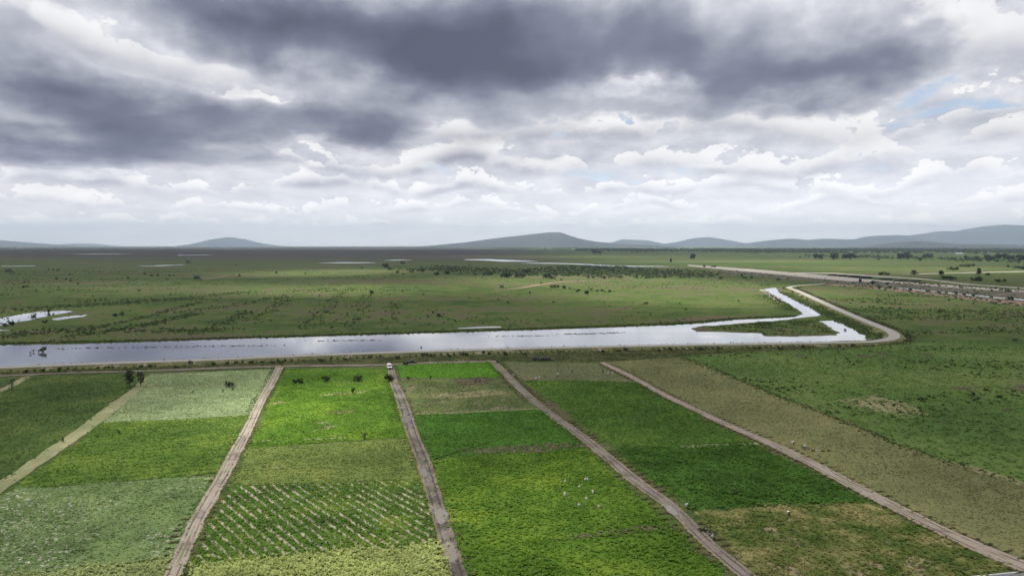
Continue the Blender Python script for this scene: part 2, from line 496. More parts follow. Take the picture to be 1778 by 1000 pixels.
# ------------------------------------------------------------------ unseen cloud layer, added to shade the plain, gaps shaped for the sunny patches
CLOUD_Z = 4500.0
def build_shade_cloud():
    k = CLOUD_Z / math.tan(SUN_EL)
    off = (math.sin(SUN_AZ) * k, math.cos(SUN_AZ) * k)
    m, T, out = new_mat("shade_cloud_layer")
    p, g = ground_pos(T)
    hx, hy, hz = T.sep(p)      # follow the sunlight down to the plain
    x = hx - hz * (sun_dir.x / sun_dir.z)
    y = hy - hz * (sun_dir.y / sun_dir.z)
    P2 = T.vec(x, y, 0.0)
    wv = T.vmath('MULTIPLY', T.vmath('SUBTRACT', T.noise(P2, 1 / 160.0, 4.0, 0.55, color=True), (.5, .5, .5)), (90.0, 90.0, 0.0))
    far = T.step(y, 150.0, 1200.0, 0.25, 2.5)
    Pw = T.vmath('ADD', P2, T.vmath('SCALE', wv, scale=far))
    # gaps: (px, py) of the sunny patch, half sizes in px, openness
    GAPS = [(572, 705, 150, 62, 1.0), (330, 735, 170, 55, .40), (520, 900, 330, 110, .34), (60, 800, 140, 90, .22), (140, 930, 200, 60, .18), (960, 900, 230, 120, .30),
            (900, 830, 150, 50, .12), (1250, 840, 200, 80, .06), (1600, 860, 220, 120, .10), (1650, 950, 140, 60, .10),
            (570, 473, 120, 5, .8), (600, 503, 190, 8, .55), (1010, 489, 190, 13, .75), (1210, 500, 170, 16, .75), (250, 500, 300, 12, .22), (1150, 520, 160, 14, .35),
            (1500, 512, 260, 16, .22), (1600, 468, 300, 7, .6), (1300, 455, 300, 5, .3), (1000, 446, 260, 3, .25), (120, 540, 200, 14, .15), (760, 545, 300, 14, .05), (770, 636, 110, 8, .2)]
    acc = None
    for (px, py, rx, ry, a) in GAPS:
        c = G(px, py)
        a *= 1.7 if py < 530 else 1.0
        r1 = rx * c[1] / FPX; r2 = abs(G(px, py - ry)[1] - G(px, py + ry)[1]) / 2
        q = T.vmath('MULTIPLY_ADD', Pw, (1 / r1, 1 / r2, 0.0), (-c[0] / r1, -c[1] / r2, 0.0))
        e = T.math('EXPONENT', T.vmath('DOT_PRODUCT', q, q, out=1) * -1.0)
        acc = T.math('MULTIPLY_ADD', e, a, acc if acc is not None else 0.0)
    n = T.noise(P2, 1 / 420.0, 4.0, 0.55)
    dark_far = T.step(x * 0.35 + y, 1500.0, 3000.0, 0.17, 0.055)     # shade set heavier over the far left
    open_far = T.step(x - y * 0.1, 100.0, 1400.0, 0.0, 0.22) * T.step(y, 900.0, 2200.0)
    t = T.math('MINIMUM', acc + dark_far + open_far + (n - 0.5) * 0.14, 1.0)
    t = T.math('MAXIMUM', t, 0.03)
    tr = T.new('ShaderNodeBsdfTransparent')
    tl = T.new('ShaderNodeBsdfTranslucent'); tl.inputs['Color'].default_value = (.40, .41, .43, 1)
    df = T.new('ShaderNodeBsdfDiffuse'); df.inputs['Color'].default_value = (.8, .8, .8, 1)
    m1 = T.new('ShaderNodeMixShader'); m1.inputs[0].default_value = 0.35
    T.l.new(tl.outputs[0], m1.inputs[1]); T.l.new(df.outputs[0], m1.inputs[2])
    m2 = T.new('ShaderNodeMixShader'); T.put(m2.inputs[0], t)
    T.l.new(m1.outputs[0], m2.inputs[1]); T.l.new(tr.outputs[0], m2.inputs[2])
    T.l.new(m2.outputs[0], out.inputs[0])
    xs = np.linspace(-14000, 9000, 70); ys = np.linspace(-3500, 8600, 44)
    XX, YY = np.meshgrid(xs, ys)
    edge = np.minimum.reduce([(XX + 14000) / 1200, (9000 - XX) / 1200, (YY + 3500) / 1200, (8600 - YY) / 1200]).clip(0, 1) ** 0.5
    bot = CLOUD_Z + 60 * (1 - edge) + 50 * fbm(XX, YY, 900) * edge
    top = CLOUD_Z + 62 + 260 * fbm(XX + 5000, YY, 700) * edge
    ny, nx = XX.shape
    V = np.concatenate([np.stack([XX, YY, bot], 2).reshape(-1, 3), np.stack([XX, YY, top], 2).reshape(-1, 3)])
    idx = np.arange(ny * nx).reshape(ny, nx)
    q = np.stack([idx[:-1, :-1], idx[:-1, 1:], idx[1:, 1:], idx[1:, :-1]], -1).reshape(-1, 4)
    F = np.concatenate([q[:, ::-1], q + ny * nx])
    rim = np.concatenate([idx[0, :-1], idx[:-1, -1], idx[-1, :0:-1], idx[:0:-1, 0]])
    nxt = np.roll(rim, -1)
    F = np.concatenate([F, np.stack([rim, nxt, nxt + ny * nx, rim + ny * nx], 1)])
    o = np_mesh("shade_cloud", V, F, m, smooth=True)
    # the flat base is a thin even veil, the billowing top carries the thickness
    mb, T, out = new_mat("shade_cloud_base")
    tr = T.new('ShaderNodeBsdfTransparent'); tl = T.new('ShaderNodeBsdfTranslucent'); tl.inputs['Color'].default_value = (.7, .71, .74, 1)
    mx = T.new('ShaderNodeMixShader'); mx.inputs[0].default_value = .9
    T.l.new(tl.outputs[0], mx.inputs[1]); T.l.new(tr.outputs[0], mx.inputs[2]); T.l.new(mx.outputs[0], out.inputs[0])
    o.data.materials.append(mb)
    mi = np.zeros(len(F), np.int32); mi[:len(q)] = 1
    o.data.polygons.foreach_set("material_index", mi)
    tag(o, "unseen grey cloud layer added to shade the plain", "cloud", kind="structure")
build_shade_cloud()

# ------------------------------------------------------------------ the plain
def plain_mat():
    m, T, out = new_mat("plain_ground")
    p, g = ground_pos(T)
    x, y, z = T.sep(p)
    p2 = T.vec(x, y, 0.0)
    ps = T.vec(x * 0.45, y, 0.0)
    n0 = T.noise(ps, 1 / 900.0, 5.0, 0.6)
    n1 = T.noise(ps, 1 / 150.0, 5.0, 0.62)
    n2 = T.noise(p2, 1 / 28.0, 5.0, 0.65)
    n3 = T.noise(p2, 1 / 4.5, 4.0, 0.65)
    f = T.step(n1 * 0.42 + n2 * 0.40 + n3 * 0.26, 0.40, 0.68, mode='LINEAR')
    c = T.ramp(f, [(0.0, (.026, .045, .016)), (0.3, (.050, .078, .024)), (0.6, (.082, .112, .032)), (1.0, (.14, .155, .058))])
    # bare, muddy and dead-grass patches
    br = T.step(n1 * 0.55 + n2 * 0.62, 0.575, 0.67)
    c = T.mix(br * 0.8, c, T.mix(n3, (.060, .048, .036), (.120, .098, .068)))
    # brown reed marsh to the far left, cloud shade partly put into its colour
    mz = T.step(y + x * 0.30 + (n0 - 0.5) * 1500.0, 1500.0, 3000.0) * T.step(x + y * 0.02 + (n0 - 0.5) * 1200.0, 500.0, -300.0)
    c = T.mix(mz * 0.92, c, T.mix(n1, (.048, .044, .040), (.088, .080, .064)))
    # far farmland on the right: strips of meadow
    fz = T.step(y - x * 0.35, 1350.0, 1700.0) * T.step(x, 100.0, 500.0)
    st = T.noise(T.vec(x * 0.12, y, 0.0), 1 / 170.0, 2.0, 0.5)
    fc = T.ramp(st, [(0.30, (.055, .10, .030)), (0.45, (.075, .13, .034)), (0.55, (.12, .155, .05)), (0.66, (.16, .15, .085)), (0.75, (.07, .12, .03))])
    c = T.mix(fz * 0.85, c, fc)
    finish(T, out, c, 1.0, n3 * 0.6 + n2 * 2.0, 0.5, spec=0.02)
    return m
M = {}
M['plain'] = plain_mat()
S = 26000.0
gx = np.array([-S, -9000, -3000, -1000, -300, 0, 300, 1000, 3000, 9000, S]); gy = np.array([-S, -3000, -400, 0, 300, 800, 2000, 6000, 15000, S])
GX, GY = np.meshgrid(gx, gy); ii = np.arange(GX.size).reshape(GX.shape)
o = np_mesh("ground", np.stack([GX, GY, GX * 0], 2).reshape(-1, 3),
            np.stack([ii[:-1, :-1], ii[:-1, 1:], ii[1:, 1:], ii[1:, :-1]], -1).reshape(-1, 4), M['plain'])
o["kind"] = "structure"

# ------------------------------------------------------------------ hills on the horizon
M['hill'] = veg("hill_scrub", (.030, .036, .040), (.046, .052, .052), (.078, .078, .070), big=900.0, bump_d=8.0)
def hill(prof, dist, depth, name="hill", base=425.0, mat=None, rough=0.06, back=1.0):
    """ridge profile (px, py) at a distance; a real mound with foothills in front and behind"""
    mat = mat or M['hill']
    pr = np.array(prof, float)
    xs = np.linspace(pr[0, 0], pr[-1, 0], 120)
    ysk = np.interp(xs, pr[:, 0], pr[:, 1])
    ysk = ysk + np.maximum(0, ysk - 414) * .38          # skirts sink below the horizon of the plain
    X0 = (xs - 889) / FPX * dist
    H = (base - ysk) / FPX * dist + CAM_H
    H = np.maximum(H, 0)
    e = np.minimum(np.arange(120), np.arange(120)[::-1]) / 6.0
    H = H * np.clip(e, 0, 1)
    rows = np.linspace(-1, 1, 25)
    V = []
    for r in rows:
        f = np.cos(r * math.pi / 2) ** 1.5
        wig = (fbm(X0 + r * depth * 0.7, X0 * 0 + r * depth, dist * 0.05, 4) - 0.5)
        yy = dist + r * depth + wig * depth * 0.25 * (1 - f)
        hh = H * f * (1 + rough * 6 * wig * (1 - f)) - 6.0
        V.append(np.stack([X0 * (1 + r * depth / dist * 0.0), yy, hh], 1))
    V = np.array(V).reshape(-1, 3)
    id_ = np.arange(25 * 120).reshape(25, 120)
    F = np.stack([id_[:-1, :-1], id_[:-1, 1:], id_[1:, 1:], id_[1:, :-1]], -1).reshape(-1, 4)
    o = np_mesh(name, V, F, mat, smooth=True)
    o["kind"] = "structure"
    return o
hill([(660, 427), (710, 425), (760, 422), (810, 418.5), (850, 414.5), (880, 411), (905, 408.5), (925, 406), (945, 404), (955, 403), (970, 403), (978, 405), (988, 409), (1005, 414), (1030, 417.5), (1060, 419.5), (1110, 421.5), (1180, 425)], 15000, 2600, "mesa_hill")
hill([(310, 427), (350, 424), (366, 419), (385, 414), (400, 411.5), (415, 414), (440, 419), (470, 423), (500, 425), (540, 427)], 19500, 2500)
hill([(-400, 416), (-200, 411), (-60, 413), (0, 416.5), (50, 420), (100, 423), (170, 426), (230, 427)], 16000, 2500)
hill([(100, 425.5), (145, 420), (170, 424), (240, 424.5), (330, 426), (420, 425), (560, 426), (640, 426)], 22000, 2500)
hill([(1040, 424), (1080, 415), (1120, 416), (1150, 421), (1180, 418), (1210, 412.5), (1228, 411.5), (1245, 414), (1280, 419), (1330, 423)], 21500, 2500)
hill([(1270, 424), (1310, 419), (1340, 416), (1370, 414), (1400, 416), (1430, 414), (1465, 415), (1500, 414.5), (1515, 409.5), (1530, 408.5), (1550, 411), (1570, 414), (1610, 418), (1700, 421)], 17500, 2500)
hill([(1480, 421), (1530, 411), (1555, 407.5), (1575, 411), (1600, 406), (1635, 401), (1660, 402), (1690, 396), (1715, 392), (1740, 390), (1765, 391.5), (1790, 394), (1850, 399), (1950, 405), (2100, 420)], 20500, 2800)
hill([(1480, 426), (1530, 423), (1560, 419.5), (1585, 418), (1610, 419.5), (1650, 422), (1700, 421.5), (1780, 423), (1900, 424)], 11000, 1500, base=426)

# ------------------------------------------------------------------ tufts of leaves (numpy, one mesh per stand)
def tuft_mesh(P, h, r, blades=4, lean=0.9, seed=1):
    """P (n,2|3) foot points; h, r arrays or scalars: height and spread. Every leaf is a kite of two triangles."""
    g = np.random.default_rng(seed)
    n = len(P)
    h = np.broadcast_to(np.asarray(h, float), (n,)); r = np.broadcast_to(np.asarray(r, float), (n,))
    B = blades
    phi = g.random((n, B)) * 2 * math.pi
    L = h[:, None] * (0.6 + 0.6 * g.random((n, B)))
    out = r[:, None] * (0.35 + 0.9 * g.random((n, B))) * lean
    w = r[:, None] * (0.28 + 0.3 * g.random((n, B)))
    bx = P[:, 0][:, None] + (g.random((n, B)) - .5) * r[:, None] * 0.5
    by = P[:, 1][:, None] + (g.random((n, B)) - .5) * r[:, None] * 0.5
    bz = (P[:, 2] if P.shape[1] > 2 else np.zeros(n))[:, None] + np.zeros((n, B))
    cx, sy = np.cos(phi), np.sin(phi)
    mx, my, mz = bx + cx * out * .45, by + sy * out * .45, bz + L * (.78 + .3 * g.random((n, B)))
    bz = bz + L * .3
    V = np.empty((n, B, 4, 3))
    V[:, :, 0] = np.stack([bx, by, bz], -1)
    V[:, :, 1] = np.stack([mx - sy * w, my + cx * w, mz], -1)
    V[:, :, 2] = np.stack([bx + cx * out, by + sy * out, bz + L * (0.25 + .5 * g.random((n, B)))], -1)
    V[:, :, 3] = np.stack([mx + sy * w, my - cx * w, mz], -1)
    F = np.arange(n * B * 4).reshape(-1, 4)
    return V.reshape(-1, 3), F
def lump_mesh(P, s, leaves=9, flat=0.75, seed=1, leaf=0.55):
    """small leafy lumps: every leaf a tilted triangle on a squashed ball. P (n,3) foot points, s radius"""
    g = np.random.default_rng(seed)
    n = len(P); s = np.broadcast_to(np.asarray(s, float), (n,))
    d = g.normal(size=(n, leaves, 3)); d /= np.linalg.norm(d, axis=2, keepdims=True)
    d[:, :, 2] = np.abs(d[:, :, 2]) * 1.0
    c = d * (0.45 + 0.55 * g.random((n, leaves, 1))) * s[:, None, None]
    c[:, :, 2] *= flat
    c += P[:, None, :]
    a = g.normal(size=(n, leaves, 3)); a -= (a * d).sum(2, keepdims=True) * d * 0.7
    a /= np.linalg.norm(a, axis=2, keepdims=True)
    b = np.cross(d, a)
    k = (s[:, None, None] * leaf) * (0.6 + 0.8 * g.random((n, leaves, 1)))
    V = np.stack([c + a * k, c - a * k * .6 + b * k * .9, c - a * k * .6 - b * k * .9], 2).reshape(-1, 3)
    zmin = np.repeat(P[:, 2], leaves * 3)
    V[:, 2] = np.maximum(V[:, 2], zmin)
    F = np.arange(len(V)).reshape(-1, 3)
    return V, F
def scatter(poly, dens, gate=None, seed=3):
    P = np.array(poly); lo, hi = P.min(0), P.max(0)
    g = np.random.default_rng(seed)
    n = int((hi[0] - lo[0]) * (hi[1] - lo[1]) * dens)
    x = lo[0] + g.random(n) * (hi[0] - lo[0]); y = lo[1] + g.random(n) * (hi[1] - lo[1])
    ok = inside(poly, x, y)
    x, y = x[ok], y[ok]
    if gate is not None:
        ok = g.random(len(x)) < gate(x, y)
        x, y = x[ok], y[ok]
    return np.stack([x, y], 1)

# ------------------------------------------------------------------ fields beyond the near side of the levee
FZ = [0.03]
SOILP = (.33, .29, .22)
s0, s1 = np.array(G(397.6, 845)), np.array(G(518.6, 940.6))
sd = (s1 - s0) / np.linalg.norm(s1 - s0); sn = np.array([-sd[1], sd[0]])
ST = [np.dot(np.array(G(270 + a / 4.546, 780 + b / 4.546)), sn) for a, b in ((580, 295), (400, 655), (320, 820))]
SSP = abs(ST[0] - ST[2]) / 8.0
SPH = 0.5 - (ST[0] / SSP) % 1.0
def stripe_gate(x, y):
    ph = (x * sn[0] / SSP + y * sn[1] / SSP + SPH + 100.0) % 1.0
    t = np.abs(ph - 0.5)
    return np.clip(0.12 + (t - 0.13) * 9, 0.10, 1.0)
def noise_gate(s, a, lo=0.1):
    return lambda x, y: np.clip((fbm(x, y, s) - a) * 8 + 0.5, lo, 1)

FIELDS = []
def field(label, px, cols, dens=1.0, h=0.3, r=0.35, gate=None, cat="crop", soft=True, **kw):
    i = len(FIELDS)
    poly = densify(PX(px), 1.2, 0.9, seed=i * 13)
    FZ[0] += 0.003
    m = veg("field_%02d" % i, *cols, **kw)
    if soft:
        ragged(m, 1.2, .7, .7, .3, .55)
        o = soft_sheet("field", poly, FZ[0], m)
    else:
        o = sheet("field", densify(PX(px), 2.5, .35, seed=i), FZ[0], m)
    kl = dict(kw); kl.update(island=0.16, leaf=0.4)
    if kl.get('soil_amt'): kl['soil_amt'] *= 0.6
    kl.pop('stripes', None)
    lm = veg("crop_%02d" % i, *[D(c, 1.75) for c in cols], **kl)
    pts = scatter(poly, dens * (1.7 if cat == 'crop' else 1.2), gate, seed=100 + i)
    g = np.random.default_rng(200 + i)
    pts = pts + g.normal(size=pts.shape) * .9
    sz = 0.55 + 0.9 * g.random(len(pts)) ** 1.5
    sz *= 0.7 + 0.6 * fbm(pts[:, 0], pts[:, 1], 7.0, 3)
    V, F = tuft_mesh(np.c_[pts, np.full(len(pts), FZ[0])], h * .8 * sz, r * sz, 4, seed=300 + i)
    co = np_mesh("crop_rows" if 'stripes' in kw else "crop_stand", V, F, lm, smooth=True)
    tag(co, label, cat, kind="stuff")
    FIELDS.append(o)
D = lambda c, k: tuple(v * k for v in c)
def tri(c, a=.62, b=1.45, warm=0.0):
    return (D(c, a), c, tuple(v * b * (1 + (warm if i == 0 else 0)) for i, v in enumerate(c)))

field("dark green crop left of the pale grassy path", [(52, 655), (236, 652), (231, 673), (160, 725), (100, 768), (0, 838), (-160, 948), (-160, 745), (0, 684)], tri((0.057, 0.095, 0.024), warm=.35), .8, .28, .35, big=30)
field("small green plot in the corner beyond the narrow track", [(-260, 664), (40, 656), (0, 676), (-260, 790)], tri((0.062, 0.101, 0.032)), .5, .3, .35)
field("pale sage crop between path and rutted track below the levee", [(258, 650), (478, 641), (462, 668), (430, 721), (178, 734), (252, 672)], tri((0.185, 0.235, 0.115), .72, 1.35), 1.3, .3, .32, big=40, speck=(.42, .43, .30), speck_amt=.35)
field("olive green crop in a straight band with diagonal rows", [(178, 735), (430, 722), (414, 752), (372, 823), (26, 848)], tri((.066, .120, .020), .7, 1.5, .3), 1.3, .3, .34, big=26, rows=(R(20), 3.2, .16), speck=(.22, .26, .10), speck_amt=.3)
field("grey green crop flecked with white husks", [(24, 849), (372, 825), (340, 875), (296, 968), (0, 1000), (-190, 1030), (-190, 985), (0, 862)], tri((.108, .160, .060), .65, 1.4, .1), 1.6, .24, .28, big=22, speck=(.44, .42, .35), speck_amt=.55)
field("bushy pale strip of tall plants beside the foreground track", [(-190, 1032), (0, 1002), (296, 970), (262, 1060), (-190, 1110)], tri((0.215, 0.255, 0.105), .6, 1.35), 3.2, .55, .42, big=12)
field("vivid sunlit green field holding scattered round bushes", [(494, 641), (671, 641), (688, 690), (706, 758), (560, 768), (432, 778)], tri((0.068, 0.137, 0.015), .62, 1.5, .3), 1.2, .3, .4, big=34, soil_amt=.25, soil=(.26, .22, .14))
field("soft green crop thinning below the vivid field", [(431, 780), (560, 770), (708, 760), (727, 832), (560, 838), (405, 842)], tri((0.109, 0.150, 0.040), .7, 1.35, .15), 1.7, .26, .32, big=24, soil_amt=.22, soil=(.24, .23, .14))
field("green plants in diagonal rows with bare pale soil between", [(403, 844), (560, 840), (728, 834), (742, 880), (757, 945), (560, 958), (334, 982), (360, 925)], tri((0.065, 0.123, 0.020), .6, 1.5, .35), 3.6, .36, .34, gate=stripe_gate, big=16, stripes=(sn[0], sn[1], SSP, SPH, SOILP))
field("dense pale yellow green stand at the end of the striped rows", [(333, 984), (560, 960), (757, 947), (775, 1000), (800, 1075), (295, 1085)], tri((0.265, 0.305, 0.110), .6, 1.3), 4.0, .55, .42, big=10)
field("small bright emerald plot beside the parked white minivan", [(690, 632), (850, 628), (873, 655), (694, 656)], tri((0.073, 0.169, 0.017), .8, 1.2), .9, .35, .4, big=40)
field("patchy brown and olive fallow plot below the emerald plot", [(694, 657), (874, 656), (905, 685), (946, 710), (800, 716), (716, 720)], tri((.088, .115, .042), .6, 1.4, .2), .9, .22, .3, big=16, soil_amt=.42, soil=(.17, .145, .095))
field("deep green smooth crop below the patchy fallow plot", [(717, 721), (800, 718), (948, 711), (985, 745), (1015, 780), (860, 786), (746, 799), (730, 760)], tri((0.048, 0.113, 0.016), .75, 1.3), 1.4, .28, .36, big=30, soil_amt=.12, soil=(.14, .11, .075))
field("large fresh green crop dotted with filled sacks", [(747, 800), (860, 788), (1017, 781), (1060, 818), (1112, 868), (1170, 918), (1232, 975), (1330, 1070), (838, 1075), (815, 1000), (790, 925), (765, 850)], tri((0.072, 0.137, 0.017), .7, 1.45, .3), 2.2, .34, .38, big=20, soil_amt=.10, soil=(.17, .125, .09))
field("dull tan grazed plot below the black covered heap", [(876, 629), (1036, 631), (1070, 648), (1104, 664), (1000, 660), (906, 661)], tri((0.108, 0.120, 0.058), .75, 1.25, .1), .7, .22, .32, big=30)
field("long green crop right of the muddy dividing track", [(907, 662), (1000, 661), (1106, 665), (1150, 690), (1230, 731), (1300, 767), (1180, 772), (1068, 776), (1010, 735), (950, 690)], tri((0.059, 0.117, 0.020), .75, 1.35, .15), 1.3, .32, .4, big=34)
field("thick dark green crop where field workers bend", [(1069, 778), (1180, 774), (1303, 769), (1400, 818), (1505, 872), (1350, 876), (1200, 886), (1140, 840)], tri((0.047, 0.102, 0.017), .6, 1.5), 2.2, .42, .45, big=18)
field("straw and green mixed grass ending at the paved road", [(1201, 888), (1350, 878), (1507, 874), (1600, 918), (1742, 980), (1688, 1000), (1500, 1022), (1345, 1062), (1300, 985), (1255, 935)], ((.048, .088, .018), (.105, .125, .035), (.25, .22, .10)), 2.0, .34, .36, big=11, soil_amt=.35, soil=(.26, .21, .13), soil_scale=9)
field("olive tan stubble field along the hedge of rough grass", [(1046, 629), (1184, 621), (1262, 652), (1350, 689), (1480, 739), (1550, 770), (1640, 801), (1778, 842), (2100, 945), (2100, 1130), (1900, 1035), (1790, 978), (1700, 938), (1600, 893), (1500, 846), (1400, 793), (1300, 748), (1200, 704), (1100, 656)], tri((.138, .146, .064), .7, 1.35, .18), 1.0, .22, .3, big=45, soil_amt=.22, soil=(.26, .22, .16), speck=(.36, .32, .25), speck_amt=.1)
field("rough deep green grassland right of the stubble field", [(1190, 620), (1300, 611), (1500, 604), (1560, 596), (1700, 592), (2100, 620), (2100, 940), (1778, 838), (1640, 797), (1550, 766), (1480, 735), (1350, 685), (1262, 648)], ((.044, .080, .020), (.080, .132, .032), (.138, .172, .055)), .35, .4, .6, big=60, soil_amt=.32, soil=(.085, .065, .048), cat="grassland")

field("weedy brown and green strip between levee and field tracks", [(-420, 672), (-260, 659), (0, 647.5), (250, 638.5), (490, 628.5), (700, 620.5), (860, 615.5), (1050, 610), (1300, 606), (1500, 603), (1480, 606), (1300, 612), (1186, 619), (1046, 628), (876, 627), (690, 631), (490, 634.5), (250, 642.5), (0, 651.5), (-260, 662)], ((.026, .040, .014), (.062, .075, .026), (.125, .115, .055)), .8, .5, .5, big=9, soil_amt=.35, soil=(.15, .115, .085), cat="weeds", soft=False)
# ------------------------------------------------------------------ water
M['water'] = water_mat("canal_water", (.10, .10, .095), .62)
WATER_PX = [(-420, 606), (-200, 602), (0, 599), (120, 598), (240, 594), (360, 590), (480, 586.5), (700, 580), (900, 574), (1000, 571), (1100, 567), (1178, 564), (1212, 562), (1279, 555.5), (1360, 552), (1396, 546.5), (1380, 535), (1353, 518), (1326, 502), (1347, 499.5), (1352, 507), (1390, 527), (1424, 545), (1421, 549), (1394, 551), (1360, 556), (1326, 558), (1256, 564), (1212, 567), (1198, 571.5), (1208, 576), (1262, 577), (1320, 579), (1328, 584), (1380, 585), (1454, 582.5), (1457, 579), (1424, 558), (1445, 556.5), (1482, 572), (1503, 585), (1505, 591), (1448, 593), (1313, 595.5), (1178, 598.5), (1000, 603), (850, 607), (700, 612), (500, 621), (300, 629), (100, 635), (0, 638), (-200, 646), (-420, 655)]
water_poly = densify(PX(WATER_PX), 2.0, 1.7, seed=5)
M['shore'] = soil_mat("wet_shore", (.13, .115, .085), (.07, .062, .048), .5, ruts=False)
ragged(M['shore'], 1.4, .35, 1.0, .25, .6)
soft_sheet("wet_shore", densify(PX(WATER_PX), 3.0, 1.6, seed=5), 0.035, M['shore'], 2.6, fill=False)
sheet("canal_water", water_poly, 0.05, M['water'])
PONDS = [
    [(-60, 557), (0, 553), (40, 545), (70, 541), (108, 539.5), (118, 541), (92, 547), (62, 553), (24, 560), (0, 566), (-60, 570)],
    [(90, 553), (118, 549), (146, 546.5), (142, 550), (112, 554), (94, 556)],
    [(-40, 573), (0, 571.5), (20, 572.5), (5, 574), (-40, 575)],
    [(796, 569.6), (830, 568.2), (872, 567.6), (874, 568.8), (840, 570), (800, 570.8)],
    [(552, 456.4), (600, 455.4), (640, 455.6), (650, 456.4), (600, 456.9)], [(660, 452), (690, 451.2), (720, 451), (715, 451.6), (680, 452.5)],
    [(800, 450.4), (850, 449.9), (905, 452.2), (930, 454), (880, 454.4), (820, 451.6)], [(900, 456.8), (960, 456.4), (1010, 458.2), (1060, 460.8), (1150, 462.4), (1180, 463.4), (1080, 462.6), (980, 458.6)],
    [(230, 462.2), (280, 460.8), (320, 459.6), (318, 460.2), (275, 462)], [(0, 462.2), (60, 461.6), (62, 462), (0, 462.7)], [(110, 441.2), (200, 440.8), (230, 441), (150, 441.5)],
    [(-30, 432.6), (40, 432.4), (44, 432.9), (-30, 433.1)], [(310, 443), (365, 442.5), (368, 442.8), (315, 443.4)],
]
for k, pp in enumerate(PONDS):
    w = PX(pp); step = max(2.0, w[0][1] * 0.012)
    sheet("pond", densify(w, step, step * 0.6, seed=40 + k), 0.05 + .001 * k, M['water'])

# ------------------------------------------------------------------ levees, roads, tracks
def smooth_line(pts, step):
    pts = np.array(pts, float)
    # Catmull-Rom
    P = np.vstack([2 * pts[0] - pts[1], pts, 2 * pts[-1] - pts[-2]])
    out = []
    for i in range(1, len(P) - 2):
        L = np.linalg.norm(P[i + 1] - P[i]); k = max(2, int(L / step))
        t = np.linspace(0, 1, k, endpoint=False)[:, None]
        out.append(0.5 * ((2 * P[i]) + (-P[i - 1] + P[i + 1]) * t + (2 * P[i - 1] - 5 * P[i] + 4 * P[i + 1] - P[i + 2]) * t ** 2 + (-P[i - 1] + 3 * P[i] - 3 * P[i + 1] + P[i + 2]) * t ** 3))
    return np.vstack(out + [pts[-1:]])
def strip(name, line, width, z, mat, cross=None, step=2.5, jit=0.35, rough=0.03, wfun=None, seed=0):
    """ribbon along a line; cross = [(t, dz)...] t in -1..1 over the half width"""
    L = smooth_line(line, step)
    d = np.gradient(L, axis=0); d /= np.linalg.norm(d, axis=1, keepdims=True)
    n = np.stack([d[:, 1], -d[:, 0]], 1)
    cross = cross or [(t, 0.0) for t in (-1, -.75, -.5, -.25, 0, .25, .5, .75, 1)]
    W = np.interp(np.linspace(0, 1, len(L)), np.linspace(0, 1, len(width)), width) if hasattr(width, '__len__') else np.full(len(L), width)
    V, A = [], []
    s = np.arange(len(L)) * step
    for t, dz in cross:
        j = 0
        if abs(t) > .99: j = (fbm(s + seed * 9 + 50 * t, s * 0 + t * 33, step * 1.6, 3) - 0.5) * 2 * jit
        q = L + n * ((t * W / 2) + j)[:, None]
        zz = z + dz + (fbm(q[:, 0], q[:, 1], 1.7, 3) - .5) * 2 * rough * (abs(t) < .99)
        V.append(np.c_[q, zz]); A.append(np.full(len(L), t))
    m = len(cross)
    V = np.stack(V, 1).reshape(-1, 3); A = np.stack(A, 1).reshape(-1)
    i = np.arange(len(L) * m).reshape(len(L), m)
    F = np.stack([i[:-1, :-1], i[:-1, 1:], i[1:, 1:], i[1:, :-1]], -1).reshape(-1, 4)
    o = np_mesh(name, V, F[:, ::-1], mat, smooth=True)
    if o.data.polygons[0].normal.z < 0: o.data.flip_normals()
    at = o.data.attributes.new('across', 'FLOAT', 'POINT'); at.data.foreach_set('value', A.astype(np.float32))
    o["kind"] = "structure"
    return o, L, n
RUT = [(-1, -.02), (-.8, .10), (-.56, .05), (-.42, -.01), (-.28, .06), (0, .11), (.28, .06), (.42, -.01), (.56, .05), (.8, .10), (1, -.02)]
M['gravel'] = soil_mat("levee_gravel", (.27, .258, .24), (.21, .20, .185), .35, ruts=False)
M['levee'] = veg("levee_bank", (.06, .075, .03), (.11, .115, .05), (.19, .165, .10), big=14, soil_amt=.45, soil=(.25, .21, .16))
M['track_pale'] = soil_mat("dry_rutted_track", (.27, .232, .195), (.13, .108, .092), .55, dust=(.22, .20, .13))
M['track_mud'] = soil_mat("muddy_track", (.185, .158, .138), (.095, .078, .070), .6, dust=(.22, .17, .10))
M['track_wet'] = soil_mat("wet_muddy_track", (.175, .152, .135), (.072, .060, .056), .8, dust=(.20, .15, .09))
M['track_grass'] = veg("grassy_path", (.14, .155, .075), (.20, .21, .11), (.28, .28, .16), big=20, soil_amt=.35, soil=(.33, .27, .19))
M['track_dust'] = soil_mat("dusty_track", (.26, .218, .185), (.15, .122, .104), .45, dust=(.21, .145, .085))

LEVEE_PX = [(-420, 664), (-200, 651), (0, 642.5), (180, 635), (340, 629.5), (520, 621.5), (700, 615), (900, 609), (1050, 605.5), (1200, 602.5), (1400, 599), (1500, 597), (1540, 593), (1553, 587), (1543, 577), (1510, 563), (1470, 546), (1420, 523), (1383, 506), (1370, 501), (1385, 497.5), (1432, 494)]
LV = PX(LEVEE_PX)
LEV = [(-1, -1.15), (-.62, -.25), (-.5, 0), (0, .04), (.5, 0), (.62, -.25), (1, -1.15)]
strip("levee", LV, 15.0, 1.1, M['levee'], LEV, 4.0, .8, .12)
_, LVL, LVN = strip("levee_road", LV, 6.2, 1.20, M['gravel'], None, 3.0, .25, .03)

